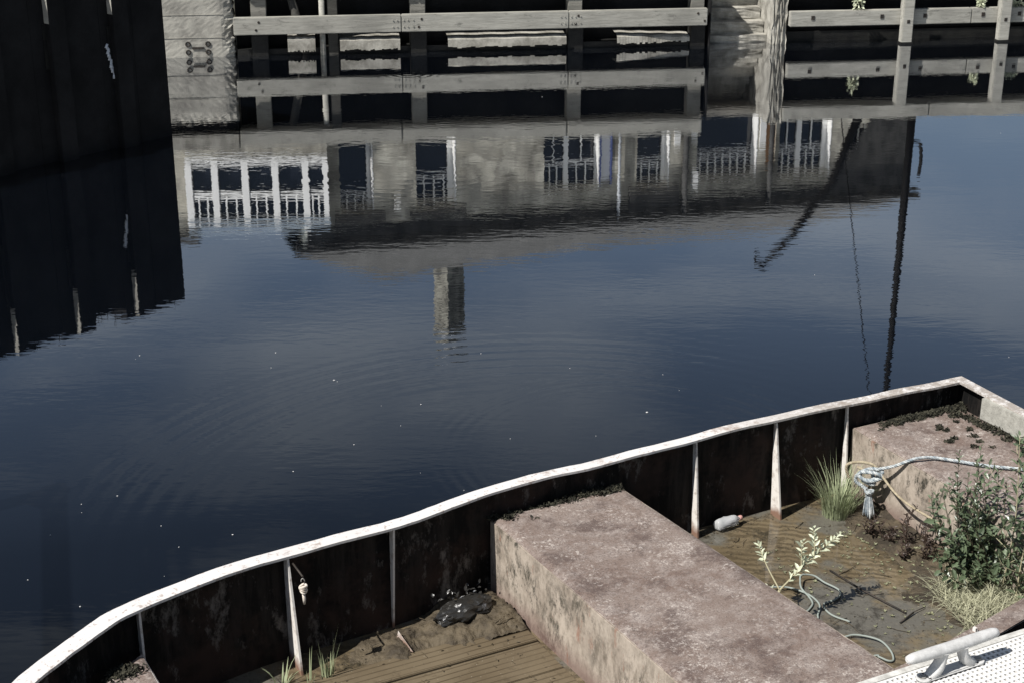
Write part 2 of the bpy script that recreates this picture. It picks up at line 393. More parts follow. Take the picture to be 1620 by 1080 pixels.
M['grass_dry'] = leafmat('bleached_dry_grass', (.21, .215, .14), (.36, .355, .25), .7)
M['stem'] = plain('pale_stem', (.34, .31, .20), .7)
M['stem_dark'] = plain('dark_stem', (.06, .05, .03), .7)
def bottle_plastic():
    m = Mat('clear_plastic'); m.col((.62, .63, .63)); m.rough(.15, .5); m.b.inputs['Transmission Weight'].default_value = .45; m.b.inputs['IOR'].default_value = 1.2; return m.m
M['plastic'] = bottle_plastic()
M['cap'] = plain('faded_pink_cap', (.55, .30, .26), .5)
M['bag'] = two_tone('muddy_plastic_bag', (.022, .021, .019), (.16, .17, .19), 14, .6, .70, .3, .5, .01, 50, spec=.6)
M['speck'] = plain('white_fluff', (.55, .55, .54), .9)

# ------------------------------------------------------------------ setting: river and land
mb = MB(); mb.add([(-400, -60, 0), (400, -60, 0), (400, 29.2, 0), (-400, 29.2, 0)], [(0, 1, 2, 3)])
tag(mb.build('river_water', M['water']), kind='structure')
QA = R(7.2); QM = Matrix.Translation((0, 26.7, 0)) @ Matrix.Rotation(QA, 4, 'Z')      # far quay: x along, y inland
HA = R(17.6); HM = Matrix.Translation((0, 32.24, 0)) @ Matrix.Rotation(HA, 4, 'Z')    # house front
BA = R(27.3)
A = Vector((3.162, 10.071, 0)); du = Vector((math.cos(BA), math.sin(BA), 0)); dn = Vector((math.sin(BA), -math.cos(BA), 0))
def B(u, n, z): return A + du * u + dn * n + Vector((0, 0, z))      # boat coordinates to world
def l(u, n, z): return (u, -n, z)                                   # boat coordinates to the boat's own frame

mb = MB()   # land behind the quay, reaching far back
mb.add([QM @ Vector(p) for p in ((-300, .62, 1.40), (4.82, .62, 1.40), (4.82, .62, 1.28), (300, .62, 1.28), (900, 900, 1.3), (-900, 900, 1.4))], [(0, 1, 2, 3, 4, 5)])
tag(mb.build('ground', M['ground']), kind='structure')

# floating specks
mb = MB()
for i in range(46):
    if i < 38: x, y = rnd.uniform(-3.4, 1.5), rnd.uniform(8.2, 12.5)
    else: x, y = rnd.uniform(-7, 8), rnd.uniform(12, 25)
    r = rnd.uniform(.002, .0045) * (1.6 if rnd.random() < .12 else 1)
    bm = bmesh.new(); bmesh.ops.create_icosphere(bm, subdivisions=1, radius=r)
    mb.bm(bm, Matrix.Translation((x, y, .003)) @ Matrix.Diagonal((rnd.uniform(.8, 1.9), 1, .6, 1)))
tag(mb.build('floating_fluff', M['speck']), 'scattered white specks of fluff floating on the dark water', 'debris', kind='stuff')

# ------------------------------------------------------------------ unseen pile with an arm, added to cast its shadow on the water
gp = empty('shadow_pile', (-4.95, 8.66, 0), R(106 - 180), label='unseen pile with a long arm added left of the boat for its shadow', cat='shadow_caster')
mb = MB(); mb.tube([(0, 0, -1.5), (0, 0, 2.62)], .085, 12); mb.build('pile', M['mast'], gp)
mb = MB(); mb.box(-.12, 2.6, -.05, .05, 2.52, 2.64, b=.01); mb.build('added_arm', M['mast'], gp)
mb = MB(); mb.tube([(0, 0, 2.30), (.22, 0, 2.52)], .03, 8); mb.build('added_brace', M['mast'], gp)

# ------------------------------------------------------------------ far quay
def qempty(name, **k): return empty(name, (0, 26.7, 0), QA, **k)
q = qempty('quay_wall', label='long dark recessed quay wall with pale capping beam behind the long timber fender', cat='quay wall')
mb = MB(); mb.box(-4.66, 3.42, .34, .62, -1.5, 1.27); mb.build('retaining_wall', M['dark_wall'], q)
mb = MB()
for a, b in ((-4.68, -1.92), (-1.915, .95), (.955, 3.36)): mb.box(a, b, -.13, .64, 1.27, 1.53, b=.018)
mb.build('capping_beam', M['timber'], q)
mb = MB()
for a, b, zt in ((-3.80, -3.34, .31), (-2.93, -1.92, .27), (-1.11, .92, .25), (1.80, 3.1, .235)):
    N = 26
    for i in range(N):     # ragged concrete footing
        x0 = a + (b - a) * i / N; x1 = a + (b - a) * (i + 1) / N
        top = zt + .004 * math.sin(i * .9) + (-.0 if b < 2 else -.05 * i / N); fy = -.145 + (.0 if b < 2 else .12 * (i / N))
        bot = .085 + rnd.uniform(-.018, .018)
        mb.add([(x0, fy, bot), (x1, fy, bot), (x1, fy + .01, top - .03), (x0, fy + .01, top - .03), (x0, fy + .07, top), (x1, fy + .07, top), (x0, .338, top + .02), (x1, .338, top + .02)],
               [(0, 1, 2, 3), (3, 2, 5, 4), (4, 5, 7, 6)])
mb.build('footing', M['concrete_rough'], q)
mb = MB(); mb.box(-4.64, 3.2, .05, .336, -1.5, .10); mb.build('footing_base', M['slime_and_shade'], q)

fd = qempty('timber_fender', label='long bolted timber fender beam on posts left of the stone steps', cat='fender')
mb = MB()
for a, b in ((-4.68, -1.895), (-1.890, .955), (.960, 3.37)): mb.box(a, b, -.16, -.045, .37, .66, b=.012)
o = mb.build('fender_beam', M['timber'], fd)
mb = MB()
for x in (-4.26, -1.55, 1.12, 3.2):
    for dx, z in ((0, .58), (-.05 if x < 3 else .12, .45)):
        mb = MB(); mb.tube([(x + dx, -.150, z), (x + dx, -.166, z)], .021, 10); mb.build('bolt_hole', M['bolt'], fd)
mb = MB()
for x in (-1.893, .957):
    for dx in (-.14, -.07, .04, .11, .20):
        for z in (.57, .46): mb = MB(); mb.tube([(x + dx, -.150, z), (x + dx, -.172, z)], .011, 8); mb.build('rivet', M['timber'], fd)
for x0, x1 in ((-4.39, -4.13), (-1.73, -1.47), (.97, 1.22), (3.12, 3.36)):
    mb = MB(); mb.box(x0, x1, .05, .30, .60, 1.265, b=.01); mb.build('post', M['timber_post'], fd)
    mb = MB(); mb.box(x0 - .01, x1 + .01, -.04, .2, -1.2, .598, b=.01); mb.build('post_foot', M['slime_and_shade'], fd)  # wet foot, darkened to paint in the shade under the beam

# poles standing behind the fender
p_ = MB(); p_.tube([(-3.22, -.02, -1), (-3.21, -.02, 1.2)], .05, 10)
tag(p_.build('mooring_pole', M['timber'], loc=(0, 26.7, 0), rotz=QA), 'slim upright grey pole behind the left end of the fender beam', 'pole')
p_ = MB(); p_.tube([(-3.36, .05, -.6), (-3.78, .16, 1.22)], .075, 10)
tag(p_.build('mooring_pole', M['timber_dark'], loc=(0, 26.7, 0), rotz=QA), 'dark slanting pole leaning beside the slim upright pole', 'pole')
p_ = MB(); p_.box(-3.12, -2.95, -.03, .2, -1.2, 1.262, b=.01)
tag(p_.build('dark_pile', M['timber_dark'], loc=(0, 26.7, 0), rotz=QA), 'black square pile right of the slim upright pole', 'pile')

# concrete pier at the left
pr = qempty('concrete_pier', label='pale weathered concrete pier with a bolted iron plate at the water', cat='pier')
bm = bmesh.new()
NX, NZ = 30, 44
def pier_front(i, j):
    x = -6.3 + 1.63 * i / NX; z = -.6 + 1.72 * j / NZ
    e = max(0, (i - NX * .86) / (NX * .14)); top = max(0, (z - .95) / .2)
    y = -.02 + .05 * e * e + rnd.uniform(-.002, .002) + (rnd.uniform(0, .06) * top) + (.05 * e * rnd.random())
    return (x - (.05 * rnd.random() if i == NX else 0), y, z)
g = [[bm.verts.new(pier_front(i, j)) for j in range(NZ + 1)] for i in range(NX + 1)]
for i in range(NX):
    for j in range(NZ): bm.faces.new((g[i][j], g[i + 1][j], g[i + 1][j + 1], g[i][j + 1]))
back = [bm.verts.new((g[NX][j].co.x, .62, g[NX][j].co.z)) for j in range(NZ + 1)]
for j in range(NZ): bm.faces.new((g[NX][j], back[j], back[j + 1], g[NX][j + 1]))
bt = [bm.verts.new((g[i][NZ].co.x, .62, g[i][NZ].co.z)) for i in range(NX)]; bt.append(back[NZ])
for i in range(NX): bm.faces.new((g[i][NZ], g[i + 1][NZ], bt[i + 1], bt[i]))
mb = MB(); mb.bm(bm); mb.build('pier_body', M['concrete'], pr)
mb = MB()
mb.box(-6.3, -4.70, .03, .62, 1.13, 1.31); mb.build('dark_joint', M['dark_wall'], pr)  # dark recessed joint between pier body and cap
mb = MB(); mb.box(-6.3, -4.69, -.06, .62, 1.315, 1.60, b=.02); mb.build('pier_cap', M['concrete_rough'], pr)
for x in (-5.45, -5.12):
    for z in (.22, .085):
        mb = MB(); pts = [(x + .035 * math.cos(t * math.pi / 8), -.026, z + .035 * math.sin(t * math.pi / 8)) for t in range(17)]
        mb.tube(pts, .013, 6); mb.build('ring', M['bolt'], pr)
mb = MB(); mb.box(-5.38, -5.19, -.036, -.018, .135, .17); mb.build('plate', M['bolt'], pr)
mb = MB()
for j, z in enumerate((.32, .70)):   # board-mark ledges cast in the concrete
    mb.box(-6.25, -4.85, -.027, -.015, z, z + .008)
mb.build('board_mark', M['concrete'], pr)

# steps
stp = qempty('stone_steps', label='flight of worn stone steps rising from the water beside the fender', cat='steps')
for k in range(7):
    mb = MB(); z1 = .12 + .205 * k; y0 = .20 + .235 * k
    bm = bmesh.new(); bmesh.ops.create_cube(bm, size=1)
    for v in bm.verts: v.co = Vector((3.45 + (v.co.x + .5) * 1.09, y0 + (v.co.y + .5) * .40, z1 - .5 * .21 + v.co.z * .21))
    bmesh.ops.subdivide_edges(bm, edges=bm.edges[:], cuts=6, use_grid_fill=True)
    for v in bm.verts:
        d = .012; v.co += Vector((rnd.uniform(-.01, .01), rnd.uniform(-d, d), rnd.uniform(-d, .004)))
    mb.bm(bm); mb.build('step', M['concrete_rough'], stp)
mb = MB(); mb.box(3.44, 4.54, .24, 1.85, -1.2, -.06); mb.build('step_base', M['slime_and_shade'], stp)
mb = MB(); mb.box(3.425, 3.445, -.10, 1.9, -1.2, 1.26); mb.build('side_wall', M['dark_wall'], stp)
mb = MB(); mb.box(3.43, 4.54, 1.86, 2.05, -1.2, 1.38); mb.build('back_wall', M['concrete_rough'], stp)
bt_ = qempty('stone_buttress', label='pale rough stone cheek wall at the right side of the steps', cat='buttress')
bm = bmesh.new(); bmesh.ops.create_cube(bm, size=1)
for v in bm.verts: v.co = Vector((4.55 + (v.co.x + .5) * .25, -.08 + (v.co.y + .5) * 1.95, -.8 + (v.co.z + .5) * 2.2))
bmesh.ops.subdivide_edges(bm, edges=bm.edges[:], cuts=14, use_grid_fill=True)
for v in bm.verts: v.co += Vector((rnd.uniform(-.016, .016), rnd.uniform(-.03, .03), 0))
mb = MB(); mb.bm(bm); mb.build('buttress_wall', M['concrete_rough'], bt_)

# right-hand quay
q2 = qempty('quay_wall', label='dark recessed quay wall with capping beam behind the right timber rail', cat='quay wall')
mb = MB(); mb.box(4.83, 60, .34, .62, -1.5, 1.10); mb.build('retaining_wall', M['dark_wall'], q2)
mb = MB(); mb.box(4.84, 60, .2, .336, -1.5, .17); mb.build('footing', M['slime_and_shade'], q2)
mb = MB()
for a, b in ((4.81, 7.5), (7.505, 11.2), (11.205, 60)): mb.box(a, b, -.16, .64, 1.10, 1.35, b=.015)
mb.build('capping_beam', M['timber'], q2)
f2 = qempty('timber_fender', label='timber rail with square notches held by tall posts right of the steps', cat='fender')
mb = MB(); mb.box(4.83, 8.1, -.19, -.045, .315, .575, b=.012); mb.box(8.105, 12.5, -.19, -.045, .315, .575, b=.012); mb.build('fender_beam', M['timber'], f2)
mb = MB()
for x in (5.23, 6.47, 7.25, 8.31, 8.98): mb = MB(); mb.box(x - .03, x + .03, -.2, -.16, .43, .50); mb.build('notch', M['bolt'], f2)
for x in (6.9, 8.67, 10.57): mb = MB(); mb.box(x - .026, x + .026, -.345, -.30, .36, .42); mb.build('notch', M['bolt'], f2)
for x in (6.80, 8.57, 10.47):
    mb = MB(); mb.box(x, x + .195, -.34, -.195, -1.4, 1.06, b=.012); mb.box(x, x + .195, -.19, -.168, .58, 1.06); mb.build('post', M['timber'], f2)
    mb = MB(); mb.box(x - .012, x + .207, -.352, -.19, -1.4, .035); mb.build('post_foot', M['slime_and_shade'], f2)

def leafy_clump(mb, c, r, n, L, w, flat=1.0):
    for i in range(n):
        d = Vector((rnd.gauss(0, 1), rnd.gauss(0, 1), rnd.gauss(0, 1))).normalized()
        p = Vector(c) + Vector((d.x * r[0], d.y * r[1], d.z * r[2])) * (rnd.random() ** .5)
        mb.leaf(p, d + Vector((0, 0, rnd.uniform(-.5, .6))), (rnd.uniform(-1, 1), rnd.uniform(-1, .3), rnd.uniform(.2, 1)), L * rnd.uniform(.6, 1.2), w * rnd.uniform(.7, 1.2))
for lab, t, w_, z, r in (('pale leafy weed hanging over the right timber rail beside the steps', 6.05, -.1, .72, (.09, .07, .15)),
                  ('small leafy weed growing on the rail left of the second tall post', 8.28, -.12, .66, (.07, .06, .09)),
                  ('low dry weed growing on the rail right of the second tall post', 8.95, -.1, .61, (.14, .06, .05))):
    mb = MB(); leafy_clump(mb, QM @ Vector((t, w_, z)), r, 90, .06, .035)
    tag(mb.build('weed', M['leaf_pale']), lab, 'weed', 'weeds growing on the far rail')
mb = MB()
leafy_clump(mb, QM @ Vector((3.75, 1.6, 1.42)), (.25, .15, .12), 160, .08, .05); leafy_clump(mb, QM @ Vector((4.35, 1.7, 1.5)), (.2, .15, .1), 120, .08, .05)
tag(mb.build('ivy', M['leaf_dark']), 'dark green ivy growing over the top of the stone steps', 'ivy')

# ------------------------------------------------------------------ left quay (in shade)
LA = R(50.0)
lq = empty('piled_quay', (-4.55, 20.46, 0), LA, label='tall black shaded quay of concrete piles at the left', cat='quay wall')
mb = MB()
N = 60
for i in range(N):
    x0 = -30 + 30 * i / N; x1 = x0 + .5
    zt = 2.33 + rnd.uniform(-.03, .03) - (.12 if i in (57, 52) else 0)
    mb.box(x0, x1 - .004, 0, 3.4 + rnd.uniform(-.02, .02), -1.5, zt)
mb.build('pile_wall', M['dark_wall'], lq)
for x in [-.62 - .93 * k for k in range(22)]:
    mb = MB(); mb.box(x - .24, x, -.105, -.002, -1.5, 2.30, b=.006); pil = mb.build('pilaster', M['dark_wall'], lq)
    mb = MB(); mb.box(x - .244, x - .2405, -.100, -.004, 1.72, 2.29); mb.build('sunlit_strip', M['concrete'], pil)  # pale strip painting in the sunlight that catches the pilaster side
for i in range(9):
    mb = MB(); mb.box(-.9 - .93 * i, -.62 - .93 * i + .02, -.012, -.004, .9 + rnd.uniform(-.1, .3), 1.6 + rnd.uniform(-.1, .2)); mb.build('patch', M['slime_and_shade'], lq)
mb = MB()
for i in range(26):
    a = i / 25; mb.tube([(-.93 + .10 * a + rnd.uniform(-.015, .015), -.02, 1.35 - .5 * a), (-.93 + .1 * a + rnd.uniform(-.02, .02), -.018, 1.30 - .5 * a)], rnd.uniform(.008, .022), 5)
mb.build('lime_streak', plain('lime_streak', (.55, .58, .62), .9), lq)
# grass tufts along the top of the piles
mb = MB()
for i in range(420):
    x = -rnd.uniform(.0, 9); mb.blade((x, rnd.uniform(0, .5), 2.3), (rnd.uniform(-.4, .4), rnd.uniform(-.5, .1), 1), rnd.uniform(.04, .13), .012, .4)
tag(mb.build('grass', M['stem_dark'], loc=(-4.55, 20.46, 0), rotz=LA), 'dark grass fringe on top of the black piled quay', 'grass', kind='stuff')

# ------------------------------------------------------------------ house behind the far quay
hs = empty('cottage', (0, 32.24, 0), HA, label='low stone cottage with slate roof behind the far quay', cat='cottage')
def wall_with_openings(x0, x1, z0, z1, y, th, ops):
    mb = MB()
    xs = sorted({x0, x1, *[o[0] for o in ops], *[o[1] for o in ops]}); zs = sorted({z0, z1, *[o[2] for o in ops], *[o[3] for o in ops]})
    for i in range(len(xs) - 1):
        for j in range(len(zs) - 1):
            cx, cz = (xs[i] + xs[i + 1]) / 2, (zs[j] + zs[j + 1]) / 2
            if any(o[0] < cx < o[1] and o[2] < cz < o[3] for o in ops): continue
            mb.add([(xs[i], y, zs[j]), (xs[i + 1], y, zs[j]), (xs[i + 1], y, zs[j + 1]), (xs[i], y, zs[j + 1])], [(0, 1, 2, 3)])
    for a, b, c, d in ops:
        mb.add([(a, y, c), (b, y, c), (b, y, d), (a, y, d), (a, y + th, c), (b, y + th, c), (b, y + th, d), (a, y + th, d)],
               [(0, 4, 5, 1), (1, 5, 6, 2), (2, 6, 7, 3), (3, 7, 4, 0)])
    return mb
wins = [(-3.72, -3.02, 2.70, 4.16), (-2.10, -1.24, 2.70, 4.20), (.72, 1.98, 2.88, 4.10), (2.86, 3.62, 2.85, 4.17), (4.28, 5.74, 2.15, 4.12), (6.28, 7.58, 2.92, 4.22), (8.0, 8.58, 3.2, 4.12)]
mb = wall_with_openings(-4.45, 9.72, 1.2, 4.95, 0, .30, wins + [(1.99, 2.28, 1.45, 4.05), (5.95, 6.2, 1.45, 3.95)])
mb.add([(-4.45, 0, 1.2), (-4.45, 6.4, 1.2), (-4.45, 6.4, 4.95), (-4.45, 0, 4.95), (9.72, 0, 1.2), (9.72, 6.4, 1.2), (9.72, 6.4, 4.95), (9.72, 0, 4.95)],
       [(1, 0, 3, 2), (4, 5, 6, 7), (1, 2, 6, 5)])
mb.build('wall', M['facade'], hs)
# roof: hipped both ends
e0, e1, ez, rz = -4.75, 9.95, 4.98, 6.55
rf = MB()
P = [(e0, -.15, ez), (e1, -.15, ez), (e1, 6.7, ez), (e0, 6.7, ez), (-2.1, 3.2, rz + .28), (8.35, 3.2, rz), (-.2, 3.2, rz)]
rf.add(P, [(0, 1, 5, 6, 4), (1, 2, 5), (2, 3, 4, 6, 5), (3, 0, 4)])
roof = rf.build('roof', M['slate'], hs)
mb = MB(); mb.box(-4.70, 9.90, -.12, .02, 4.80, 4.965); mb.box(-4.72, 9.92, -.20, -.125, 4.88, 4.985); mb.build('eave', M['soffit'], hs)
mb = MB(); mb.box(-4.44, 9.7, -.035, -.004, 4.49, 4.795); mb.build('wall_top_band', M['soffit'], hs)  # dark band along the top of the wall, below the eave
mb = MB(); pg = [(8.85, 2.6), (9.69, 2.6), (9.69, 4.485), (7.62, 4.485)]; mb.add([(x, -.03, z) for x, z in pg] + [(x, -.003, z) for x, z in pg], [(0, 1, 2, 3), (0, 3, 7, 4), (1, 0, 4, 5), (2, 1, 5, 6)]); mb.build('shadow_panel', M['soffit'], hs)  # slanted dark panel that paints a diagonal shadow onto the wall
# chimney, turned on the ridge
ch = MB(); cm = Matrix.Translation((-.56, 3.2, 0)) @ Matrix.Rotation(R(25), 4, 'Z')
ch.box(-.255, .255, -.255, .255, 5.8, 8.22, cm); ch.box(-.285, .285, -.285, .285, 8.22, 8.36, cm, b=.01)
chim = ch.build('chimney', M['chimney_stone'], roof)
for dx in (-.13, .13):
    mb = MB(); mb.tube([cm @ Vector((dx, 0, 8.362)), cm @ Vector((dx, 0, 8.52))], [.09, .08], 12); mb.build('chimney_pot', M['pipe'], roof)
def window(x0, x1, z0, z1, mull, trans, bars, parent, y=.24, fw=.055, jamb_right=False, name='window', framemat=None):
    f = MB(); fm = framemat or M['white_paint']
    f.box(x0 + .002, x0 + fw * .6, y - .05, y, z0 + .003, z1 - .003); f.box(x1 - fw * (1.9 if jamb_right else .7), x1 - .002, y - .05, y, z0 + .003, z1 - .003)
    f.box(x0 + fw * .62, x1 - fw * .72, y - .048, y, z1 - fw * .6, z1 - .004); f.box(x0 + fw * .62, x1 - fw * .72, y - .05, y, z0 + .004, z0 + fw)
    for xm, w in mull: f.box(xm - w / 2, xm + w / 2, y - .055, y, z0 + fw, z1 - fw * .6)
    if trans: f.box(x0 + .01, x1 - .01, y - .046, y - .002, trans - .035, trans + .035)
    for xb, za, zb in bars: f.box(xb - .012, xb + .012, y - .04, y - .004, za, zb)
    wo_ = f.build(name, fm, parent)
    rv = MB(); rv.box(x1 - .022, x1 - .001, -.006, y - .056, z0 + .01, z1 - .01); rv.build('reveal', fm, wo_)
    g = MB(); g.box(x0 + .004, x1 - .004, y + .004, y + .02, z0 + .004, z1 - .004); g.build('pane', M['glass'], wo_)
    return wo_
def bars(x0, x1, n, za, zb): return [(x0 + (x1 - x0) * (i + 1) / (n + 1), za, zb) for i in range(n)]
w = wins
window(*w[0], [], 3.88, bars(*w[0][:2], 3, 3.88, 4.14), hs, jamb_right=True, fw=.05)
window(*w[1], [], 3.62, bars(*w[1][:2], 3, 3.62, 4.18), hs, jamb_right=True, fw=.07)
window(*w[2], [(1.28, .11)], 3.57, bars(.75, 1.24, 1, 2.93, 3.57) + bars(1.32, 1.95, 1, 2.93, 3.57) + bars(.75, 1.24, 2, 3.57, 4.08) + bars(1.32, 1.95, 2, 3.57, 4.08), hs)
window(*w[3], [], 3.70, bars(*w[3][:2], 3, 3.7, 4.15), hs, jamb_right=True)
window(*w[4], [], 3.66, bars(*w[4][:2], 7, 3.66, 4.1), hs, fw=.05)
window(*w[5], [(6.86, .12), (7.50, .10)], 3.68, bars(6.32, 6.82, 1, 2.95, 3.68) + bars(6.9, 7.45, 1, 2.95, 3.68) + bars(6.32, 6.82, 2, 3.68, 4.2) + bars(6.9, 7.45, 2, 3.68, 4.2), hs)
window(*w[6], [], None, bars(8.0, 8.58, 2, 3.22, 4.1), hs)
# doors
mb = MB(); mb.box(2.0, 2.27, .06, .10, 1.46, 4.0); dr = mb.build('door', M['white_paint'], hs)
mb = MB(); mb.box(1.995, 2.02, -.02, .058, 1.46, 4.04); mb.box(2.25, 2.278, -.02, .058, 1.46, 4.04); mb.build('door_frame', M['blue_paint'], dr)
mb = MB(); mb.box(5.96, 6.19, .06, .10, 1.46, 3.9); mb.build('curtain', M['terracotta'], hs)
# lintels, pipes, alarm
mb = MB(); mb.box(-3.85, -2.80, -.09, -.004, 4.22, 4.42); mb.build('lintel', M['soffit'], hs)
mb = MB(); mb.box(-2.25, -1.05, -.11, -.004, 4.24, 4.40); mb.build('lintel', M['soffit'], hs)
mb = MB(); mb.box(2.68, 3.85, -.10, -.004, 4.20, 4.48); mb.build('lintel', M['soffit'], hs)
for x, r, mt in ((2.42, .035, 'pipe'), (9.58, .05, 'pipe'), (3.98, .07, 'soffit'), (6.05, .06, 'soffit')):
    mb = MB(); mb.tube([(x, -.08, 1.4), (x, -.08, 4.88)], r, 8); mb.build('drainpipe', M[mt], hs)
mb = MB(); mb.box(-2.60, -2.46, -.09, -.003, 4.02, 4.14, b=.01); mb.build('alarm_box', M['white_paint'], hs)
mb = MB(); mb.box(4.16, 4.30, -.10, -.003, 3.96, 4.25, b=.01); mb.build('wall_lamp', M['white_paint'], hs)
for a, b, c, d in ((3.72, 3.86, 2.2, 3.3), (4.12, 4.26, 2.2, 3.2), (5.78, 5.93, 2.2, 3.5)):
    mb = MB(); mb.box(a, b, -.03, -.002, c, d); mb.build('shutter', M['white_paint'], hs)

cvR = Matrix.Translation((-5.45, -.35, 0)) @ Matrix.Rotation(R(-14), 4, 'Z') @ Matrix.Translation((5.45, .35, 0))
cvM = HM @ cvR
cv = empty('conservatory', cvM.translation, HA - R(14), label='white framed conservatory left of the stone cottage', cat='conservatory')
x0, x1, yb = -6.86, -4.05, -.35
mb = MB(); mb.box(x0 - .6, x0 - .02, yb + .12, 3.2, 1.3, 4.36); mb.box(x0, x1, yb - .02, yb + .14, 1.3, 2.78); mb.build('base_wall', M['facade'], cv)
mb = MB()
mb.box(x0, x1, yb - .05, yb + .08, 2.80, 2.93)
ms = [-6.82, -6.30, -5.70, -5.10, -4.50]
for xm in ms: mb.box(xm - .065, xm + .065, yb - .06, yb + .06, 2.93, 4.30)
mb.box(x1 - .10, x1 - .002, yb - .055, yb + .055, 2.93, 4.1)
mb.box(x0 + .01, x1 - .01, yb - .04, yb + .045, 3.52, 3.62); mb.box(x0 + .01, x1 - .01, yb - .05, yb + .05, 4.08, 4.16)
for a, b in zip(ms, ms[1:] + [x1 - .08]):
    for i in (1, 2): xb = a + (b - a) * i / 3; mb.box(xb - .014, xb + .014, yb - .03, yb + .03, 3.62, 4.08)
mb.build('frame', M['white_paint'], cv)
mb = MB(); mb.box(x0 + .005, x1 - .005, yb + .085, yb + .10, 2.935, 4.12); mb.build('pane', M['glass'], cv)
mb = MB(); mb.add([(x0 - .02, yb - .09, 4.17), (x1 + .02, yb - .09, 4.10), (x1 - .4, 2.6, 5.2), (x0 + .3, 2.6, 5.2), (x0 - .02, yb - .09, 4.31), (x1 + .02, yb - .09, 4.22), (x1 - .4, 2.6, 5.26), (x0 + .3, 2.6, 5.26)],
                  [(0, 1, 5, 4), (4, 5, 6, 7), (1, 2, 6, 5), (0, 4, 7, 3), (3, 2, 1, 0), (2, 3, 7, 6)]); mb.build('roof', M['pale_glass'], cv)
mb = MB(); mb.box(x0 - .75, x0 + .14, yb - .02, 3.4, 4.37, 4.56); mb.build('gutter', M['soffit'], cv)

# mast, stay and derrick boom on the far quay
ms_ = empty('mast', QM @ Vector((7.86, 1.5, 1.2)), QA, label='tall dark mast with a thin stay standing at the right end of the cottage', cat='mast')
mb = MB(); mb.tube([(0, 0, 0), (0, 0, 3), (-.01, 0, 6.5), (-.02, 0, 8.6)], [.078, .072, .055, .04], 10); mb.build('pole', M['mast'], ms_)
mb = MB(); mb.tube([(-1.30, .6, 0), (-.20, .04, 7.0), (-.02, 0, 8.5)], .012, 5); mb.build('stay_wire', M['mast'], ms_)
mb = MB(); mb.tube(smooth_path([(.02, 0, 1.0), (.2, 0, 1.05), (.26, 0, 1.35), (.24, 0, 1.7)]), .035, 8); mb.build('bracket', M['mast'], ms_)
bo = empty('derrick_boom', QM @ Vector((6.9, 1.4, 1.3)), QA, label='dark slanting derrick boom rising in front of the cottage roof', cat='boom')
mb = MB(); mb.tube([(0, 0, 0), (-.55, 0, 1.6), (-1.25, 0, 2.65), (-1.85, 0, 3.28)], [.085, .08, .07, .04], 10); mb.build('spar', M['mast'], bo)
mb = MB(); mb.tube([(-1.80, 0, 3.24), (-1.98, 0, 3.20)], [.07, .05], 8); mb.tube(smooth_path([(-1.95, 0, 3.2), (-1.98, 0, 3.05), (-1.9, 0, 3.0)]), .02, 6); mb.build('sheave', M['mast'], bo)

# ------------------------------------------------------------------ the boat
boat = empty('work_boat', A, BA, label='old flooded steel work boat with white gunwale moored at the pontoon', cat='boat')
far = [(.03, -.06), (-.4, -.082), (-.8, -.094), (-1.5, -.106), (-2.05, -.108), (-2.4, -.085), (-2.78, -.068), (-3.05, -.05), (-3.42, -.042), (-3.72, -.022), (-3.98, .03), (-4.2, .072), (-4.46, .104), (-4.85, .125),
       (-5.24, .158), (-5.65, .238), (-5.9, .308), (-6.09, .385), (-6.24, .48), (-6.44, .625), (-6.65, .81), (-6.80, 1.08), (-6.85, 1.4)]
near = [(-6.72, 1.75), (-6.5, 2.05), (-6.1, 2.36), (-5.5, 2.56), (-4.6, 2.68), (-3.6, 2.72), (-2.9, 2.70), (-2.38, 2.615), (-1.78, 2.485), (-.9, 2.29), (0, 2.09)]
fp = [(p.x, p.y) for p in smooth_path([(u, n, 0) for u, n in far + near], 4)]
ZG = .75
def smooth_path_xy(p): return [(q.x, q.y) for q in smooth_path([(a, b, 0) for a, b in p if a > -6 and a < -.1], 6)]
def inset(path, d, closed=True):
    out = []; N = len(path)
    for i, p in enumerate(path):
        a = Vector(path[(i - 1) % N] if closed else path[max(i - 1, 0)]); b = Vector(path[(i + 1) % N] if closed else path[min(i + 1, N - 1)])
        q_ = Vector(p)
        t1 = (q_ - a).normalized(); t2 = (b - q_).normalized()
        n1 = Vector((t1.y, -t1.x)); n2 = Vector((t2.y, -t2.x))
        m_ = (n1 + n2)
        if m_.length < 1e-6: m_ = n1
        m_.normalize(); k = d / max(.35, m_.dot(n1))
        out.append((q_.x + m_.x * k, q_.y + m_.y * k))
    return out
loop = fp    # anticlockwise or clockwise in (u, n); test which way is inward
inn = inset(loop, .05)
if sum((Vector(a) - Vector((-3.3, 1.3))).length for a in inn) > sum((Vector(a) - Vector((-3.3, 1.3))).length for a in loop): SGN = -1
else: SGN = 1
def gw(u):   # flange gets wider towards the bow
    return .082 + .024 * min(1, max(0, (-u - 3.4) / 2.5))
ins = inset(loop, SGN * 1.0)
def ring_at(dist): 
    res = []
    for (a, b), (c, d) in zip(loop, ins):
        k = dist(a) if callable(dist) else dist
        res.append((a + (c - a) * k, b + (d - b) * k))
    return res
NL = len(loop)
outer = loop; inner = ring_at(gw)
outer = [(u, n + rnd.uniform(-.003, .003)) for u, n in outer]; inner = [(u, n + rnd.uniform(-.0025, .0025)) for u, n in inner]
def low(n): t = min(1, max(0, (n - 1.45) / .6)); return -.058 * t * t * (3 - 2 * t)
zw = [low(n) + 0.004 * math.sin(3.1 * u + n) + .003 * math.sin(9 * u) for u, n in loop]
mb = MB()
vs = []
for i in range(NL):
    for (u, n), z in ((outer[i], ZG), (inner[i], ZG), (inner[i], ZG - .016), (outer[i], ZG - .016)): vs.append(l(u, n, z + zw[i]))
fs = []
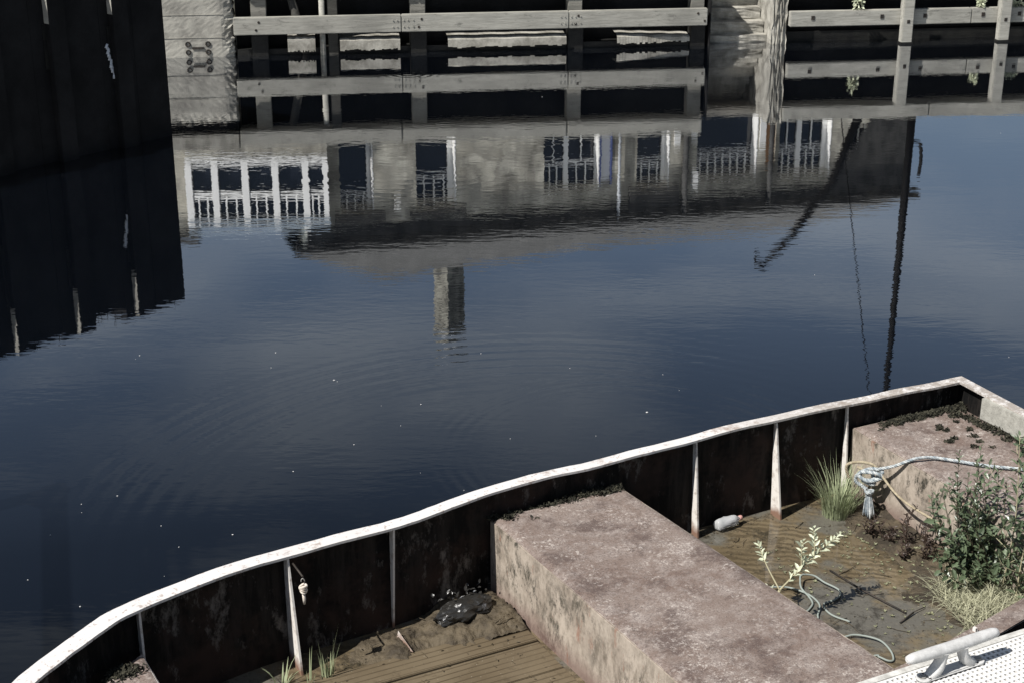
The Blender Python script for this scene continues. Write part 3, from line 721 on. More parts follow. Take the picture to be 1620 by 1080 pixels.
for i in range(NL):
    j = (i + 1) % NL
    for k in range(4): fs.append((4 * i + k, 4 * i + (k + 1) % 4, 4 * j + (k + 1) % 4, 4 * j + k))
mb.add(vs, fs); gun = mb.build('gunwale', M['gunwale'], boat)
bv = gun.modifiers.new('bevel', 'BEVEL'); bv.width = .004; bv.segments = 2; bv.limit_method = 'ANGLE'
# wide rusty side strip on the near side
mb = MB(); vs = []; K = [(u, n) for u, n in smooth_path_xy(near)]
for u, n in K:
    for dn_, z in ((.008, ZG - .052), (-.118, ZG - .052), (-.118, ZG - .10), (.008, ZG - .06)): vs.append(l(u, n + dn_, z))
mb.add(vs, [(4 * i + k, 4 * i + (k + 1) % 4, 4 * i + 4 + (k + 1) % 4, 4 * i + 4 + k) for i in range(len(K) - 1) for k in range(4)])
mb.build('side_strip', M['rust_top'], boat)
# shell
mb = MB(); r1 = ring_at(.018); r2 = ring_at(.03); b1 = ring_at(.008); b2 = ring_at(.02)
vs = []
for i in range(NL):
    for (u, n), z in ((r1[i], ZG - .018 + low(outer[i][1])), (r2[i], ZG - .018 + low(outer[i][1])), (b2[i], -.2), (b1[i], -.3)): vs.append(l(u, n, z))
fs = []
for i in range(NL):
    j = (i + 1) % NL
    for k in range(4): fs.append((4 * i + k, 4 * i + (k + 1) % 4, 4 * j + (k + 1) % 4, 4 * j + k))
mb.add(vs, fs); mb.add([l(u, n, -.24) for u, n in b2], [tuple(range(NL))]); mb.build('hull', M['hull'], boat)
# ribs
for u, tw, tf, bw, bf in ((-2.21, -.062, -.030, -.03, .045), (-1.575, -.06, -.036, -.03, .085), (-.985, -.055, -.038, -.04, .025), (-4.41, .12, .185, .10, .135), (-5.06, .16, .228, .18, .38), (-5.93, .32, .41, .35, .44)):
    mb = MB(); t = .006
    vs = [l(u + s_, n_, z) for s_ in (-t, t) for n_, z in ((tw, .725), (tf, .725), (bf, .0), (bw, .0))]
    mb.add(vs, [(0, 1, 2, 3), (7, 6, 5, 4), (0, 4, 5, 1), (1, 5, 6, 2), (2, 6, 7, 3)]); mb.build('rib', M['rib'], boat)
for u in (-2.2, -1.6, -4.4, -5.06):
    nn = {-2.2: 2.50, -1.6: 2.37, -4.4: 2.6, -5.06: 2.57}[u]
    mb = MB(); vs = [l(u + s_, n_, z) for s_ in (-.006, .006) for n_, z in ((nn, .72), (nn - .02, .72), (nn - .06, .0), (nn + .06, .0))]
    mb.add(vs, [(0, 1, 2, 3), (7, 6, 5, 4), (0, 4, 5, 1), (1, 5, 6, 2), (2, 6, 7, 3)]); mb.build('rib', M['rib'], boat)
# buoyancy tanks (top sheet + faces as own parts)
def tank(pts_top, zt, name, facemat, zb=-.1):
    """pts_top: four (u, n) corners; returns body and top"""
    bm = bmesh.new(); tv = [bm.verts.new(l(u, n, zt)) for u, n in pts_top]; bv_ = [bm.verts.new(l(u, n, zb)) for u, n in pts_top]
    for i in range(4): bm.faces.new((tv[i], tv[(i + 1) % 4], bv_[(i + 1) % 4], bv_[i]))
    bm.faces.new(tv[::-1])
    bmesh.ops.recalc_face_normals(bm, faces=bm.faces[:])
    tops = [e for e in bm.edges if all(v in tv for v in e.verts)]
    bmesh.ops.bevel(bm, geom=tops, offset=.007, segments=2, affect='EDGES')
    body = MB(); body.bm(bm); b = body.build(name, M[facemat], boat)
    cu = sum(p[0] for p in pts_top) / 4; cn = sum(p[1] for p in pts_top) / 4
    q_ = [(u + (.004 if u < cu else -.004), n + (.004 if n < cn else -.004)) for u, n in pts_top]
    N1, N2 = 60, 30; tm = MB(); vs = []
    for i in range(N1 + 1):
        for j in range(N2 + 1):
            a = Vector(q_[0]).lerp(Vector(q_[3]), i / N1); c = Vector(q_[1]).lerp(Vector(q_[2]), i / N1); p = a.lerp(c, j / N2)
            dz = -.0048 - .004 * abs(mnoise.noise(Vector((p.x * 9, p.y * 9, 1)))) if i in (0, N1) or j in (0, N2) else .006 + .004 * math.sin(5 * p.x + 3 * p.y) + .002 * math.sin(11 * p.y)
            vs.append(l(p.x, p.y, zt + .004 + dz))
    tm.add(vs, [(i * (N2 + 1) + j, i * (N2 + 1) + j + 1, (i + 1) * (N2 + 1) + j + 1, (i + 1) * (N2 + 1) + j) for i in range(N1) for j in range(N2)], True)
    tm.build('top_sheet', M['rust_top'], b)
    return b
tank([(-3.72, .03), (-2.80, -.03), (-2.62, 2.52), (-3.66, 2.58)], .556, 'middle_tank', 'tank_face')
tank([(-.93, -.04), (-.03, -.03), (-.03, 2.0), (-1.02, 2.2)], .556, 'stern_tank', 'tank_face')
tank([(-6.62, 1.0), (-5.95, .47), (-5.9, 2.4), (-6.5, 2.0)], .52, 'bow_tank', 'rib')
# transom board
mb = MB(); mb.box(-.085, -.03, -1.98, -.27, .575, .729, b=.004); mb.build('transom_board', M['timber'], boat)
# floor boards in the bow half
mb = MB()
for a, b in ((.47, .675), (.681, .98), (.986, 1.3), (1.306, 1.62), (1.626, 1.95)): mb.box(-5.6, -3.74, -b, -a, .02, .088 - .01 * (a > .6), b=.004)
mb.build('floor_board', M['boards'], boat)
# bracket under the mud
mb = MB(); mb.add([l(-4.46, .27, .03), l(-4.40, .27, .03), l(-4.44, .49, .10), l(-4.38, .48, .05), l(-4.45, .30, .14)], [(0, 1, 3, 2), (0, 2, 4), (1, 4, 2)]); mb.build('floor_bracket', M['rib'], boat)
# small holes / hook on the hull side
mb = MB(); mb.tube([l(-5.035, .22, .695), l(-5.035, .39, .69)], .006, 6); mb.build('hook', M['bolt'], boat)

# ------------------------------------------------------------------ puddle, mud and soil inside the boat
def patch(u0, u1, n0, n1, zf, nu=60, nn=60):
    mb = MB(); vs = [B(u0 + (u1 - u0) * i / nu, n0 + (n1 - n0) * j / nn, zf(u0 + (u1 - u0) * i / nu, n0 + (n1 - n0) * j / nn)) for i in range(nu + 1) for j in range(nn + 1)]
    mb.add(vs, [(i * (nn + 1) + j, i * (nn + 1) + j + 1, (i + 1) * (nn + 1) + j + 1, (i + 1) * (nn + 1) + j) for i in range(nu) for j in range(nn)], True); return mb
mb = MB()
mb.add([A + du * u + dn * n + Vector((0, 0, .06)) for u, n in ring_at(-.01)], [tuple(range(NL))])
o = mb.build('puddle', M['puddle']); tag(o, kind='structure')
def nzv(x, y, s): return mnoise.noise(Vector((x * s, y * s, 3.7)))
def soil_h(u, n):
    e = (u + 1.32) / .42                       # rises towards the stern tank
    h = .02 + .075 * max(-1.2, min(1, e)) + .05 * min(1, max(0, n - .9)) + .03 * nzv(u, n, 3.5) + .02 * nzv(u, n, 9) + .012 * nzv(u, n, 22)
    if n < .12: h -= (.12 - n) * .9
    return .055 + h - .02
o = patch(-2.15, -.90, -.03, 2.35, soil_h, 70, 110).build('soil', M['soil']); tag(o, 'dark wet soil heaped against the stern tank', 'soil', kind='stuff')
def mud_h(u, n):
    c = 1 - abs((n - .30) / .26) ** 2
    h = .045 * c + .04 * nzv(u, n, 5) + .022 * nzv(u, n, 13) + .010 * nzv(u, n, 31) + .009 * nzv(u, n, 70) + .05 * max(0, 1 - ((u + 3.95) / .35) ** 2)
    h *= min(1, max(0, (u + 4.85) / .3))
    return .045 + h
o = patch(-5.0, -3.74, .06, .56, mud_h, 150, 70).build('mud', M['mud']); tag(o, 'brown mud silted along the hull beside the ribbed floor boards', 'mud', kind='stuff')

def tuft_pts(mb, c, r, n, h, w, lean=.35, bend=.6, src=B):
    for i in range(n):
        a = rnd.uniform(0, 2 * math.pi); rr = r * math.sqrt(rnd.random())
        p = Vector(c) + Vector((rr * math.cos(a), rr * math.sin(a), 0))
        dv = Vector((math.cos(a) * lean * rnd.uniform(.2, 1.4), math.sin(a) * lean * rnd.uniform(.2, 1.4), 1))
        mb.blade(p, dv, h * rnd.choice((rnd.uniform(.22, .6), rnd.uniform(.5, 1.15))), w * rnd.uniform(.7, 1.2), bend * rnd.uniform(.1, 1.2))
# moss on the tanks
def moss_obj(spots, label):
    mb = MB()
    for (u, n, z, r, k) in spots:
        for i in range(k):
            a = rnd.uniform(0, 6.28); q_ = r * rnd.random() ** .6
            p = B(u + q_ * math.cos(a), n + q_ * math.sin(a) * .7, z + r * .45 * rnd.random() * (1 - q_ / r * .7))
            s_ = rnd.uniform(.007, .018)
            d_ = Vector((rnd.gauss(0, 1), rnd.gauss(0, 1), rnd.uniform(-.2, 1.2)))
            mb.leaf(p, d_, (rnd.gauss(0, 1), rnd.gauss(0, 1), 1), s_ * 1.5, s_)
    return tag(mb.build('moss', M['moss']), label, 'moss', kind='stuff')
sp = []
for i in range(22):
    u = -3.68 + .86 * i / 21
    if rnd.random() < .8: sp.append((u + rnd.uniform(-.02, .02), .05 - .045 * i / 21 + rnd.uniform(-.01, .03), .56, rnd.uniform(.025, .06), 70))
sp += [(-3.62, .10, .56, .05, 120), (-3.50, .16, .56, .03, 50), (-2.86, .05, .56, .05, 120), (-2.95, .06, .56, .04, 80)]
moss_obj(sp, 'black dry moss crusted along the far edge of the middle tank')
sp = []
for i in range(34): sp.append((-.72 + .70 * i / 33 + rnd.uniform(-.02, .02), .02 + rnd.uniform(-.01, .05), .56, rnd.uniform(.03, .06), 80))
for i in range(30):
    n = .1 + 1.5 * i / 29; sp.append((-.13 + rnd.uniform(-.05, .04), n, .56, rnd.uniform(.04, .09), 130))
for i in range(26): sp.append((-.22 - abs(rnd.gauss(0, .14)), rnd.uniform(.15, 1.4), .56, rnd.uniform(.012, .04), 45))
sp += [(-.80, .10, .56, .03, 50), (-.5, .45, .56, .02, 30)]
moss_obj(sp, 'black dry moss heaped along the transom and edge of the stern tank')
sp = [(-6.03 - .3 * k / 12, .56 + .24 * k / 12 + rnd.uniform(0, .10), .52, rnd.uniform(.04, .08), 130) for k in range(13)]
moss_obj(sp, 'dark moss on the small white bow tank')

# plants -------------------------------------------------------------
def grass_thing(label, c, r, n, h, w, mat, lean=.35, bend=.6, group=None):
    mb = MB(); tuft_pts(mb, c, r, n, h, w, lean, bend); return tag(mb.build('grass_tuft', M[mat]), label, 'grass', group)
grass_thing('dense tuft of reedy green grass by the corner of the stern tank', B(-1.19, .18, .06), .10, 420, .38, .0062, 'grass', .30, .75)
grass_thing('tall thin green grass growing right of the tall rib in the bow', B(-4.945, .46, .05), .035, 26, .34, .011, 'grass', .12, .25, 'grass tufts in the bow')
grass_thing('short sparse green grass in front of the rope knot in the bow', B(-5.06, .48, .05), .025, 9, .22, .009, 'grass', .25, .5, 'grass tufts in the bow')
grass_thing('bent green grass at the foot of the tall rib', B(-5.2, .42, .06), .04, 14, .22, .01, 'grass', .35, 1.0, 'grass tufts in the bow')
mb = MB()
for i in range(2600):
    u = rnd.uniform(-1.5, -.98); n = 1.28 + abs(rnd.gauss(0, .45))
    if u + (n - 1.3) * .25 < -1.34 or n > 2.2: continue
    mb.blade(B(u, n, soil_h(u, n) - .01), (rnd.uniform(-.9, .9), rnd.uniform(-.9, .9), rnd.uniform(.4, 1)), rnd.uniform(.08, .24), .0046, rnd.uniform(.3, 1.5))
tag(mb.build('dry_grass', M['grass_dry']), 'bleached dry grass matted below the dark bush', 'grass', kind='stuff')

def stem_plant(mbs, mbl, base, tip, nl, L, w, spread=.7, r0=.006, start=.3, curve=.05):
    b = Vector(base); t = Vector(tip); mid = b.lerp(t, .5) + Vector((rnd.uniform(-curve, curve), rnd.uniform(-curve, curve), 0))
    pts = smooth_path([b, mid, t], 5)
    mbs.tube(pts, [r0 * (1 - .75 * i / (len(pts) - 1)) for i in range(len(pts))], 5)
    ax = (t - b).normalized()
    for i in range(nl):
        f = start + (1 - start) * (i + rnd.random() * .6) / nl; k = min(len(pts) - 1, int(f * (len(pts) - 1))); p = pts[k].lerp(pts[min(k + 1, len(pts) - 1)], f * (len(pts) - 1) - k)
        a = i * 2.4 + rnd.uniform(-.4, .4)
        s1 = ax.cross(Vector((.3, .2, 1))).normalized() if abs(ax.z) < .95 else Vector((1, 0, 0)); s2 = ax.cross(s1)
        o_ = s1 * math.cos(a) + s2 * math.sin(a)
        d_ = o_ * spread + ax * rnd.uniform(.35, .8) + Vector((0, 0, rnd.uniform(-.1, .25)))
        sz = rnd.uniform(.65, 1.15) * (1 - .45 * max(0, f - .7) / .3)
        mbl.leaf(p, d_, Vector((rnd.uniform(-.4, .4), rnd.uniform(-.4, .4), 1)) - ax * .2, L * sz, w * sz)
# dark bush
bush = empty('bush', B(-1.06, 1.37, .08), label='dense dark green leafy bush growing beside the stern tank', cat='bush')
ms1, ml1 = MB(), MB()
for i in range(46):
    a = rnd.uniform(0, 6.28); rr = .34 * math.sqrt(rnd.random())
    h = rnd.uniform(.22, .88) * (1.08 - rr)
    stem_plant(ms1, ml1, (rnd.uniform(-.06, .06), rnd.uniform(-.06, .06), 0), (rr * math.cos(a) * 1.05 + .02, rr * math.sin(a), h), 22, .074, .032, .85, .005, .18, .08)
for tip in ((-.16, .13, .86), (-.03, .13, .90), (.05, .02, .80), (.12, .05, .70), (-.1, -.05, .72)):
    stem_plant(ms1, ml1, (tip[0] * .3, tip[1] * .3, 0), tip, 30, .052, .021, .65, .005, .3)
ms1.build('stem', M['stem_dark'], bush); ml1.build('foliage', M['leaf_dark'], bush)
# tall weeds to the right
for k, (u, n, h, du_, lab) in enumerate(((-1.06, 1.56, 1.08, .03, 'tall spindly dark weed reaching above the stern tank at the right edge'),
                                    (-1.08, 1.70, .74, .12, 'shorter leaning dark weed right of the tall spindly weed'))):
    wd = empty('tall_weed', B(u, n, .08), label=lab, cat='weed', group='tall weeds beside the bush')
    a_, b_ = MB(), MB(); v_ = du * du_ + dn * (-.03)
    stem_plant(a_, b_, (0, 0, 0), (v_.x, v_.y, h), 46, .10, .030, .95, .006, .12)
    for j in range(7):
        z = h * (.22 + .11 * j); aa = j * 2.2 + k
        stem_plant(a_, b_, (v_.x * z / h, v_.y * z / h, z), (v_.x * z / h + .16 * math.cos(aa), v_.y * z / h + .16 * math.sin(aa), z + .14), 11, .075, .025, .85, .003, .2)
    a_.build('stem', M['stem'], wd); b_.build('foliage', M['leaf_dark'], wd)
# red weeds
for k, (u, n, h) in enumerate(((-1.10, .78, .30), (-1.05, .90, .26), (-1.13, .98, .18), (-1.19, .54, .14), (-1.16, .66, .12), (-1.22, .88, .15))):
    labs = ('tallest dark red weed against the face of the stern tank', 'dark red weed between the tallest red weed and the bush', 'short red weed at the left foot of the bush',
            'small red weed left of all the others near the hanging blue rope', 'low red seedling between the blue rope and the tallest red weed', 'small red weed in front of the tallest red weed')
    a_, b_ = MB(), MB(); wd = empty('red_weed', B(u, n, soil_h(u, n) - .01), label=labs[k], cat='weed', group='red weeds below the stern tank')
    for j in range(3): stem_plant(a_, b_, (0, 0, 0), (rnd.uniform(-.05, .05), rnd.uniform(-.05, .05), h * rnd.uniform(.7, 1.05)), 16, .05, .016, .9, .004, .1)
    a_.build('stem', M['leaf_red'], wd); b_.build('foliage', M['leaf_red'], wd)
# pale sapling by the middle tank
sap = empty('sapling', B(-2.52, 1.16, .05), label='pale leaved sapling with two branches beside the middle tank', cat='sapling')
a_, b_ = MB(), MB()
sb = B(-2.52, 1.16, .05); fork = B(-2.42, 1.18, .32); t1 = B(-2.43, 1.02, .47); t2 = B(-1.93, 1.10, .53)
def rel(p): return p - sb
a_.tube(smooth_path([rel(sb), rel(sb.lerp(fork, .6)) + Vector((.01, 0, 0)), rel(fork)], 4), [.009] * 9, 6)
tp1 = B(-2.40, .92, .50)
stem_plant(a_, b_, rel(fork), rel(tp1), 22, .050, .019, .8, .006, .55, .015)
stem_plant(a_, b_, rel(fork), rel(t2), 60, .054, .020, .85, .007, .18, .02)
stem_plant(a_, b_, rel(fork.lerp(t2, .35)), rel(fork.lerp(t2, .45) + Vector((-.03, .05, .13))), 14, .06, .024, .8, .004, .3, .01)
stem_plant(a_, b_, rel(fork.lerp(t2, .55)), rel(fork.lerp(t2, .62) + Vector((-.03, .06, .15))), 14, .06, .024, .8, .004, .3, .01)
stem_plant(a_, b_, rel(sb.lerp(fork, .85)), rel(sb.lerp(fork, .9) + Vector((-.07, -.02, .05))), 9, .06, .022, .8, .003, .4, .01)
a_.build('stem', M['stem'], sap); b_.build('foliage', M['leaf_pale'], sap)
# seedlings scattered on the soil
mb = MB()
for i in range(520):
    u = rnd.uniform(-2.0, -1.0); n = rnd.uniform(.35, 2.1)
    if u < -1.55 and rnd.random() < .75: continue
    p = B(u, n, max(.062, soil_h(u, n)))
    k = rnd.randint(3, 6); s_ = rnd.uniform(.005, .014)
    for j in range(k):
        a = 6.28 * j / k + rnd.random(); mb.leaf(p, (math.cos(a), math.sin(a), rnd.uniform(.2, .9)), (0, 0, 1), s_ * 1.5, s_ * .8)
tag(mb.build('seedlings', M['leaf_weed']), 'tiny pale seedlings scattered over the wet soil', 'seedlings', kind='stuff')
# crumbs of dead leaf and twig
mb = MB()
for i in range(420):
    if i < 300: u, n = rnd.uniform(-2.6, -1.0), rnd.uniform(.0, 2.3); z = max(.063, soil_h(u, n) + .004)
    else: u, n = rnd.uniform(-5.2, -3.76), rnd.uniform(.12, 1.4); z = max(.092, mud_h(u, n) + .004) if n < .55 else .092
    a = rnd.uniform(0, 6.28); s_ = rnd.uniform(.005, .016)
    mb.leaf(B(u, n, z), (math.cos(a), math.sin(a), rnd.uniform(-.1, .4)), (rnd.gauss(0, .4), rnd.gauss(0, .4), 1), s_ * 1.6, s_ * .7)
for i in range(70):
    if i < 50: u, n = rnd.uniform(-2.4, -1.0), rnd.uniform(.05, 2.2); z = max(.064, soil_h(u, n) + .004)
    else: u, n = rnd.uniform(-5.0, -3.8), rnd.uniform(.12, .5); z = max(.09, mud_h(u, n) + .004)
    a = rnd.uniform(0, 6.28); L0 = rnd.uniform(.03, .13); k_ = Vector((math.cos(a), math.sin(a), rnd.uniform(-.02, .1))) * L0
    p = B(u, n, z); mb.tube([p, p + k_ * .5 + Vector((rnd.uniform(-.01, .01), rnd.uniform(-.01, .01), .002)), p + k_], rnd.uniform(.0012, .003), 4)
for i in range(500):     # scum drifted to the edges
    side_ = rnd.random(); u = rnd.uniform(-2.75, -1.0)
    n = -.03 + abs(rnd.gauss(0, .03)) if side_ < .6 else rnd.uniform(0, 2.2)
    if side_ >= .6: u = -2.74 + abs(rnd.gauss(0, .035))
    a = rnd.uniform(0, 6.28); q1 = rnd.uniform(.004, .013)
    mb.leaf(B(u, n, .063), (math.cos(a), math.sin(a), .05), (rnd.gauss(0, .3), rnd.gauss(0, .3), 1), q1 * 1.5, q1)
tag(mb.build('leaf_litter', M['mud']), 'crumbs of dead leaf and dirt strewn over the floor of the boat', 'litter', kind='stuff')
# bleached stalk
mb = MB(); mb.tube(smooth_path([B(-1.10, 1.18, .11), B(-1.10, 1.24, .16), B(-1.07, 1.34, .14), B(-1.02, 1.46, .07)], 5), [.007] * 16, 6, flat=.6)
tag(mb.build('dead_stalk', M['white_rope']), 'bleached bent stalk lying on the dry grass under the bush', 'stalk')
# dark bar half sunk in the silt
mb = MB(); mb.tube([B(-1.72, .78, .07), B(-1.70, 1.08, .074), B(-1.64, 1.40, .07)], .006, 6)
tag(mb.build('iron_bar', M['iron']), 'long thin dark bar half sunk in the silt between the tanks', 'bar')
mb = MB(); mb.tube([B(-1.60, 1.42, .075), B(-1.74, 1.465, .068)], .0055, 6); mb.tube([B(-1.60, 1.42, .078), B(-1.5, 1.40, .072)], .003, 5)
tag(mb.build('twig', M['iron']), 'short dark twig lying across the end of the sunk bar', 'twig')

# ropes and cables ---------------------------------------------------
def twisted(pts, r, pitch, mat, name, parent=None, strands=3, sag=None):
    path = smooth_path(pts, 14); mb = MB(); s_ = 0; L = [0]
    for i in range(1, len(path)): L.append(L[-1] + (path[i] - path[i - 1]).length)
    # resample
    n_ = max(12, int(L[-1] / (pitch / 9))); out = []; k = 0
    for i in range(n_ + 1):
        d = L[-1] * i / n_
        while k < len(L) - 2 and L[k + 1] < d: k += 1
        f = (d - L[k]) / max(1e-9, L[k + 1] - L[k]); out.append(path[k].lerp(path[k + 1], f))
    for s in range(strands):
        pp = []
        for i, p in enumerate(out):
            t = (out[min(i + 1, n_)] - out[max(i - 1, 0)]).normalized()
            a = t.cross(Vector((0, 0, 1)));
            if a.length < .1: a = t.cross(Vector((1, 0, 0)))
            a.normalize(); b = t.cross(a); an = 2 * math.pi * (L[-1] * i / n_ / pitch + s / strands)
            pp.append(p + (a * math.cos(an) + b * math.sin(an)) * r * .52)
        mb.tube(pp, r * .47, 6)
    return mb.build(name, mat, parent)
rp = empty('mooring_rope', B(-1.06, .30, .40), label='pale blue twisted mooring rope knotted at the stern tank corner', cat='rope')
RB = B(-1.06, .30, .40)
def r_(u, n, z): return B(u, n, z) - RB
twisted([r_(-1.04, .37, .445), r_(-1.0, .47, .50), r_(-.955, .57, .575), r_(-.90, .60, .592), r_(-.80, .63, .585), r_(-.70, .74, .585), r_(-.59, .87, .585), r_(-.42, 1.02, .585), r_(-.2, 1.2, .58), r_(.3, 1.5, .8)], .0118, .060, M['blue_rope'], 'running_line', rp)
twisted([r_(-1.08, .25, .36), r_(-1.11, .30, .41), r_(-1.07, .39, .43), r_(-1.04, .41, .40), r_(-1.09, .35, .36), r_(-1.12, .28, .385), r_(-1.06, .32, .43), r_(-1.02, .40, .435), r_(-1.07, .36, .37), r_(-1.10, .30, .35), r_(-1.06, .37, .34), r_(-1.05, .33, .41)], .014, .045, M['blue_rope'], 'knot', rp)
twisted([r_(-1.09, .28, .40), r_(-1.11, .25, .36), r_(-1.11, .25, .32), r_(-1.09, .28, .30), r_(-1.08, .33, .29)], .014, .05, M['blue_rope'], 'loop', rp)
mb = MB()
for i in range(36):
    a = rnd.uniform(-.026, .026); b = rnd.uniform(-.016, .016)
    mb.tube(smooth_path([r_(-1.09 + b * .5, .36 + a * .4, .29), r_(-1.09 + b, .37 + a, .21), r_(-1.09 + b * 1.6, .38 + a * 1.3, .12 + rnd.uniform(-.01, .02))], 3), .0052, 5)
mb.build('frayed_tail', M['blue_rope'], rp)
mb = MB(); mb.tube([r_(-1.09 + .028 * math.cos(t / 4), .365 + .028 * math.sin(t / 4), .285 + .002 * t % .02) for t in range(40)], .007, 5); mb.build('whipping', M['blue_rope'], rp)
tr = empty('tan_rope', B(-1.05, .36, .42), label='tan rope looped behind the blue knot and running to the bush', cat='rope')
TB = B(-1.05, .36, .42)
def t_(u, n, z): return B(u, n, z) - TB
twisted([t_(-1.13, .20, .33), t_(-1.15, .19, .42), t_(-1.10, .24, .455), t_(-1.04, .31, .455), t_(-1.02, .35, .42), t_(-1.06, .30, .40), t_(-1.10, .24, .42)], .011, .035, M['tan_rope'], 'coil', tr)
twisted([t_(-1.03, .39, .42), t_(-1.06, .56, .375), t_(-1.08, .72, .36), t_(-1.07, .90, .35), t_(-1.05, 1.0, .335)], .009, .03, M['tan_rope'], 'taut_line', tr)
wr = empty('rope_stub', B(-5.035, .385, .60), label='bleached stub of knotted rope hanging on the hull beside the tall rib', cat='rope')
mb = MB(); c_ = Vector((0, 0, .035))
for k in range(4): mb.tube([c_ + Vector((.024 * math.cos(t / 3) * (1 - .1 * k), .022 * math.sin(t / 3), .008 * math.sin(t / 2 + k) - .012 * k)) for t in range(20)], .0085, 6)
mb.tube([c_ + Vector((-.02, 0, -.02)), c_ + Vector((.028, -.01, -.03))], .013, 6); mb.build('knot', M['white_rope'], wr)
mb = MB(); mb.tube([(0, 0, -.02), (.004, -.004, -.06), (.003, -.003, -.10)], [.011, .012, .008], 7); mb.build('tail', M['white_rope'], wr); wr.scale = (.8, .8, .8)
mb = MB(); mb.tube([Vector((.012 * math.cos(t / 3), .004, .072 + .022 * math.sin(t / 3))) for t in range(11)], .004, 5); mb.build('ring', M['bolt_grey'], wr)

def cable(pts, label, r=.0062):
    mb = MB(); mb.tube(smooth_path([B(*p) for p in pts], 6), r, 7); return tag(mb.build('cable', M['cable']), label, 'cable', 'loops of cable on the boat floor')
cable([(-2.22, .80, .09), (-2.144, .821, .085), (-2.086, .851, .08), (-2.048, .922, .08), (-2.024, .996, .075), (-2.039, 1.089, .07), (-2.113, 1.169, .07), (-2.2, 1.23, .06), (-2.6, 1.3, .06)], 'grey cable curving down past the foot of the sapling')
cable([(-2.25, 1.15, .07), (-2.174, 1.118, .07), (-2.129, 1.102, .07), (-2.065, 1.055, .07), (-2.041, .987, .075), (-2.037, .907, .09), (-2.0, .843, .10), (-1.957, .802, .11), (-1.885, .829, .10), (-1.861, .904, .085), (-1.833, 1.002, .08), (-1.855, 1.052, .075), (-1.918, 1.081, .07), (-2.006, 1.09, .07), (-2.04, 1.148, .07), (-2.043, 1.225, .07), (-1.999, 1.325, .07)], 'grey cable bent into an open kinked loop right of the sapling')
cable([(-2.4, 1.40, .065), (-2.147, 1.447, .075), (-2.078, 1.464, .08), (-2.015, 1.524, .08), (-1.985, 1.595, .08), (-2.002, 1.695, .075), (-2.043, 1.763, .07), (-2.08, 1.761, .075), (-2.105, 1.713, .08), (-2.129, 1.683, .075), (-2.5, 1.62, .065)], 'green grey cable loop nearest to the white cleat')

# bottle ---------------------------------------------------------------
bt0 = B(-1.95, .0, .105)
bot = empty('plastic_bottle', bt0, BA + R(6), label='crumpled clear plastic bottle with pink cap floating against the hull', cat='bottle')
prof = [(-.105, .012), (-.103, .030), (-.095, .039), (-.07, .041), (-.04, .038), (-.02, .041), (.01, .038), (.035, .041), (.055, .036), (.075, .022), (.088, .014), (.10, .0135)]
mb = MB(); vs = []; K = 14
for x, r in prof:
    for k in range(K):
        a = 2 * math.pi * k / K; rr = r * (1 + .10 * math.sin(3 * a + 40 * x) * (1 if r > .03 else .2) + (.12 * math.cos(5 * a) if x < -.10 else 0))
        vs.append((x, rr * math.cos(a), rr * math.sin(a) * .92))
fs = [(i * K + k, i * K + (k + 1) % K, (i + 1) * K + (k + 1) % K, (i + 1) * K + k) for i in range(len(prof) - 1) for k in range(K)] + [tuple(range(K))[::-1]]
mb.add(vs, fs, True); mb.build('bottle_body', M['plastic'], bot)
mb = MB(); mb.tube([(.092, 0, 0), (.094, 0, 0), (.113, 0, 0), (.115, 0, 0)], [.015, .0165, .0165, .014], 14); mb.build('bottle_cap', M['cap'], bot)

# dirty bag --------------------------------------------------------------
bm = bmesh.new(); bmesh.ops.create_icosphere(bm, subdivisions=4, radius=1)
for v in bm.verts:
    d = v.co.normalized(); k = 1 + .26 * mnoise.noise(d * 2.1) + .20 * abs(mnoise.noise(d * 4.7 + Vector((2, 1, 0)))) + .12 * abs(mnoise.noise(d * 9)) + .09 * abs(mnoise.noise(d * 19 + Vector((5, 0, 0))))
    v.co = Vector((d.x * .17 * k, d.y * .085 * k, d.z * .06 * k))
mb = MB(); mb.bm(bm, smooth=False)
tag(mb.build('rubbish_bag', M['bag'], loc=B(-4.02, .28, .15), rotz=BA + R(10)), 'crumpled dirty plastic bag on the mud by the middle tank', 'bag')
mb = MB()
for i in range(40):
    p = B(-3.98 + rnd.gauss(0, .09), .19 + rnd.gauss(0, .03), .21 + rnd.uniform(-.05, .03)); mb.leaf(p, (rnd.gauss(0, 1), rnd.gauss(0, 1), .8), (0, 0, 1), rnd.uniform(.015, .04), rnd.uniform(.01, .025))
tag(mb.build('torn_wrapping', M['bag']), 'torn scraps of plastic sticking up behind the dirty bag', 'plastic', kind='stuff')

# ------------------------------------------------------------------ pontoon
pon = empty('pontoon', B(-2.6, 2.644, 0), BA, label='white grating pontoon with mooring cleat in the near corner', cat='pontoon')
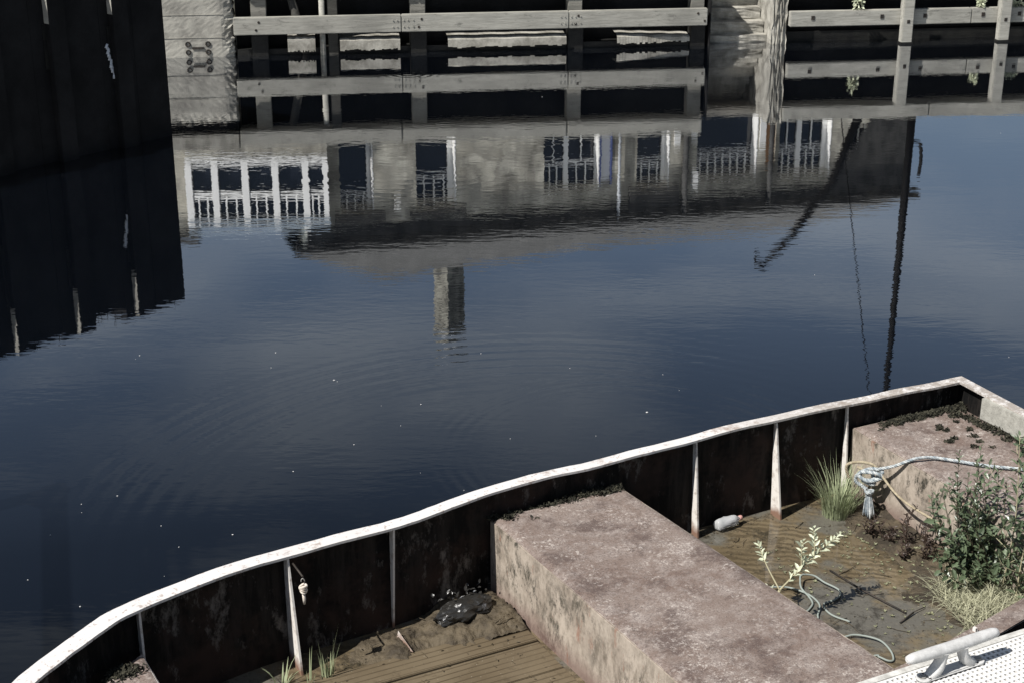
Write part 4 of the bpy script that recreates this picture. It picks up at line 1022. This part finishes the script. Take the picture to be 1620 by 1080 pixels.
# its own frame: x along the boat, y = away from it towards the viewer is negative
ZD = .75; pit = .0300; hole = .0178
mb = MB()
GX0, GX1, GY0, GY1 = -1.9, 2.1, -1.15, -.045
nx = int((GX1 - GX0) / pit); ny = int((GY1 - GY0) / pit)
xs = []; 
for i in range(nx):
    a = GX0 + i * pit; xs += [a, a + pit - hole]
xs.append(GX0 + nx * pit); ys = []
for j in range(ny):
    a = GY1 - j * pit; ys += [a, a - (pit - hole)]
ys.append(GY1 - ny * pit)
NXv, NYv = len(xs), len(ys); base = len(mb.v)
vs = [(x, y, ZD) for x in xs for y in ys]; vb = [(x, y, ZD - .022) for x in xs for y in ys]
T = lambda i, j: i * NYv + j; Bv = lambda i, j: NXv * NYv + i * NYv + j
fs = []
for i in range(NXv - 1):
    for j in range(NYv - 1):
        if i % 2 == 1 and j % 2 == 1:
            fs += [(T(i, j), Bv(i, j), Bv(i + 1, j), T(i + 1, j)), (T(i, j + 1), T(i + 1, j + 1), Bv(i + 1, j + 1), Bv(i, j + 1)), (T(i, j), T(i, j + 1), Bv(i, j + 1), Bv(i, j)), (T(i + 1, j), Bv(i + 1, j), Bv(i + 1, j + 1), T(i + 1, j + 1))]
        else: fs.append((T(i, j), T(i, j + 1), T(i + 1, j + 1), T(i + 1, j)))
mb.add(vs + vb, fs); mb.build('deck_grating', M['grating'], pon)
mb = MB(); mb.box(GX0, GX1, GY1 + .0005, -.0, ZD - .028, ZD + .002, b=.004); mb.build('edge_trim', M['edge_trim'], pon)
mb = MB(); mb.box(GX0, GX1, GY0, -.16, -.35, ZD - .09); mb.build('pontoon_float', M['float'], pon)
mb = MB()
for k in range(7): x = GX0 + .3 + k * .55; mb.box(x, x + .03, GY0, -.16, ZD - .088, ZD - .024)
mb.build('joist', M['bolt_grey'], pon)
# cleat
ca = B(-2.622, 2.770, ZD) - B(-2.6, 2.644, 0); cx = ca.dot(du); cy = -ca.dot(dn)
MC = Matrix.Translation((cx, cy, ZD))
cl = MB()
barp = [(x, 0, .134 + abs(x) * .02) for x in (-.282, -.274, -.25, -.2, -.12, 0, .12, .2, .25, .274, .282)]
cl.tube([MC @ Vector(p) for p in barp], [.011, .022, .028, .030, .0315, .032, .0315, .030, .028, .022, .011], 14, flat=.9)
for s in (-1, 1):
    pth = smooth_path([(s * .060, 0, .128), (s * .066, 0, .09), (s * .085, 0, .045), (s * .125, -.0, .014), (s * .150, 0, .012)], 5)
    cl.tube([MC @ p for p in pth], [.037, .034, .032, .031, .031, .031, .031, .032, .033, .034, .035, .035, .035, .034, .033, .031, .029, .027, .025, .024, .02][:len(pth)], 10, flat=.8)
cl.box(-.16, .16, -.036, .036, .002, .016, MC, b=.006)
for s in (-1, 1): cl.tube([MC @ Vector((s * .165, 0, .002)), MC @ Vector((s * .165, 0, .016))], .037, 16)
clo = cl.build('mooring_cleat', M['cleat'], pon)
for s in (-1, 1):
    mb = MB(); mb.tube([MC @ Vector((s * .172, -.0, .0165)), MC @ Vector((s * .172, 0, .023)), MC @ Vector((s * .172, 0, .026))], [.019, .018, .010], 8); mb.build('bolt', M['bolt_grey'], clo)
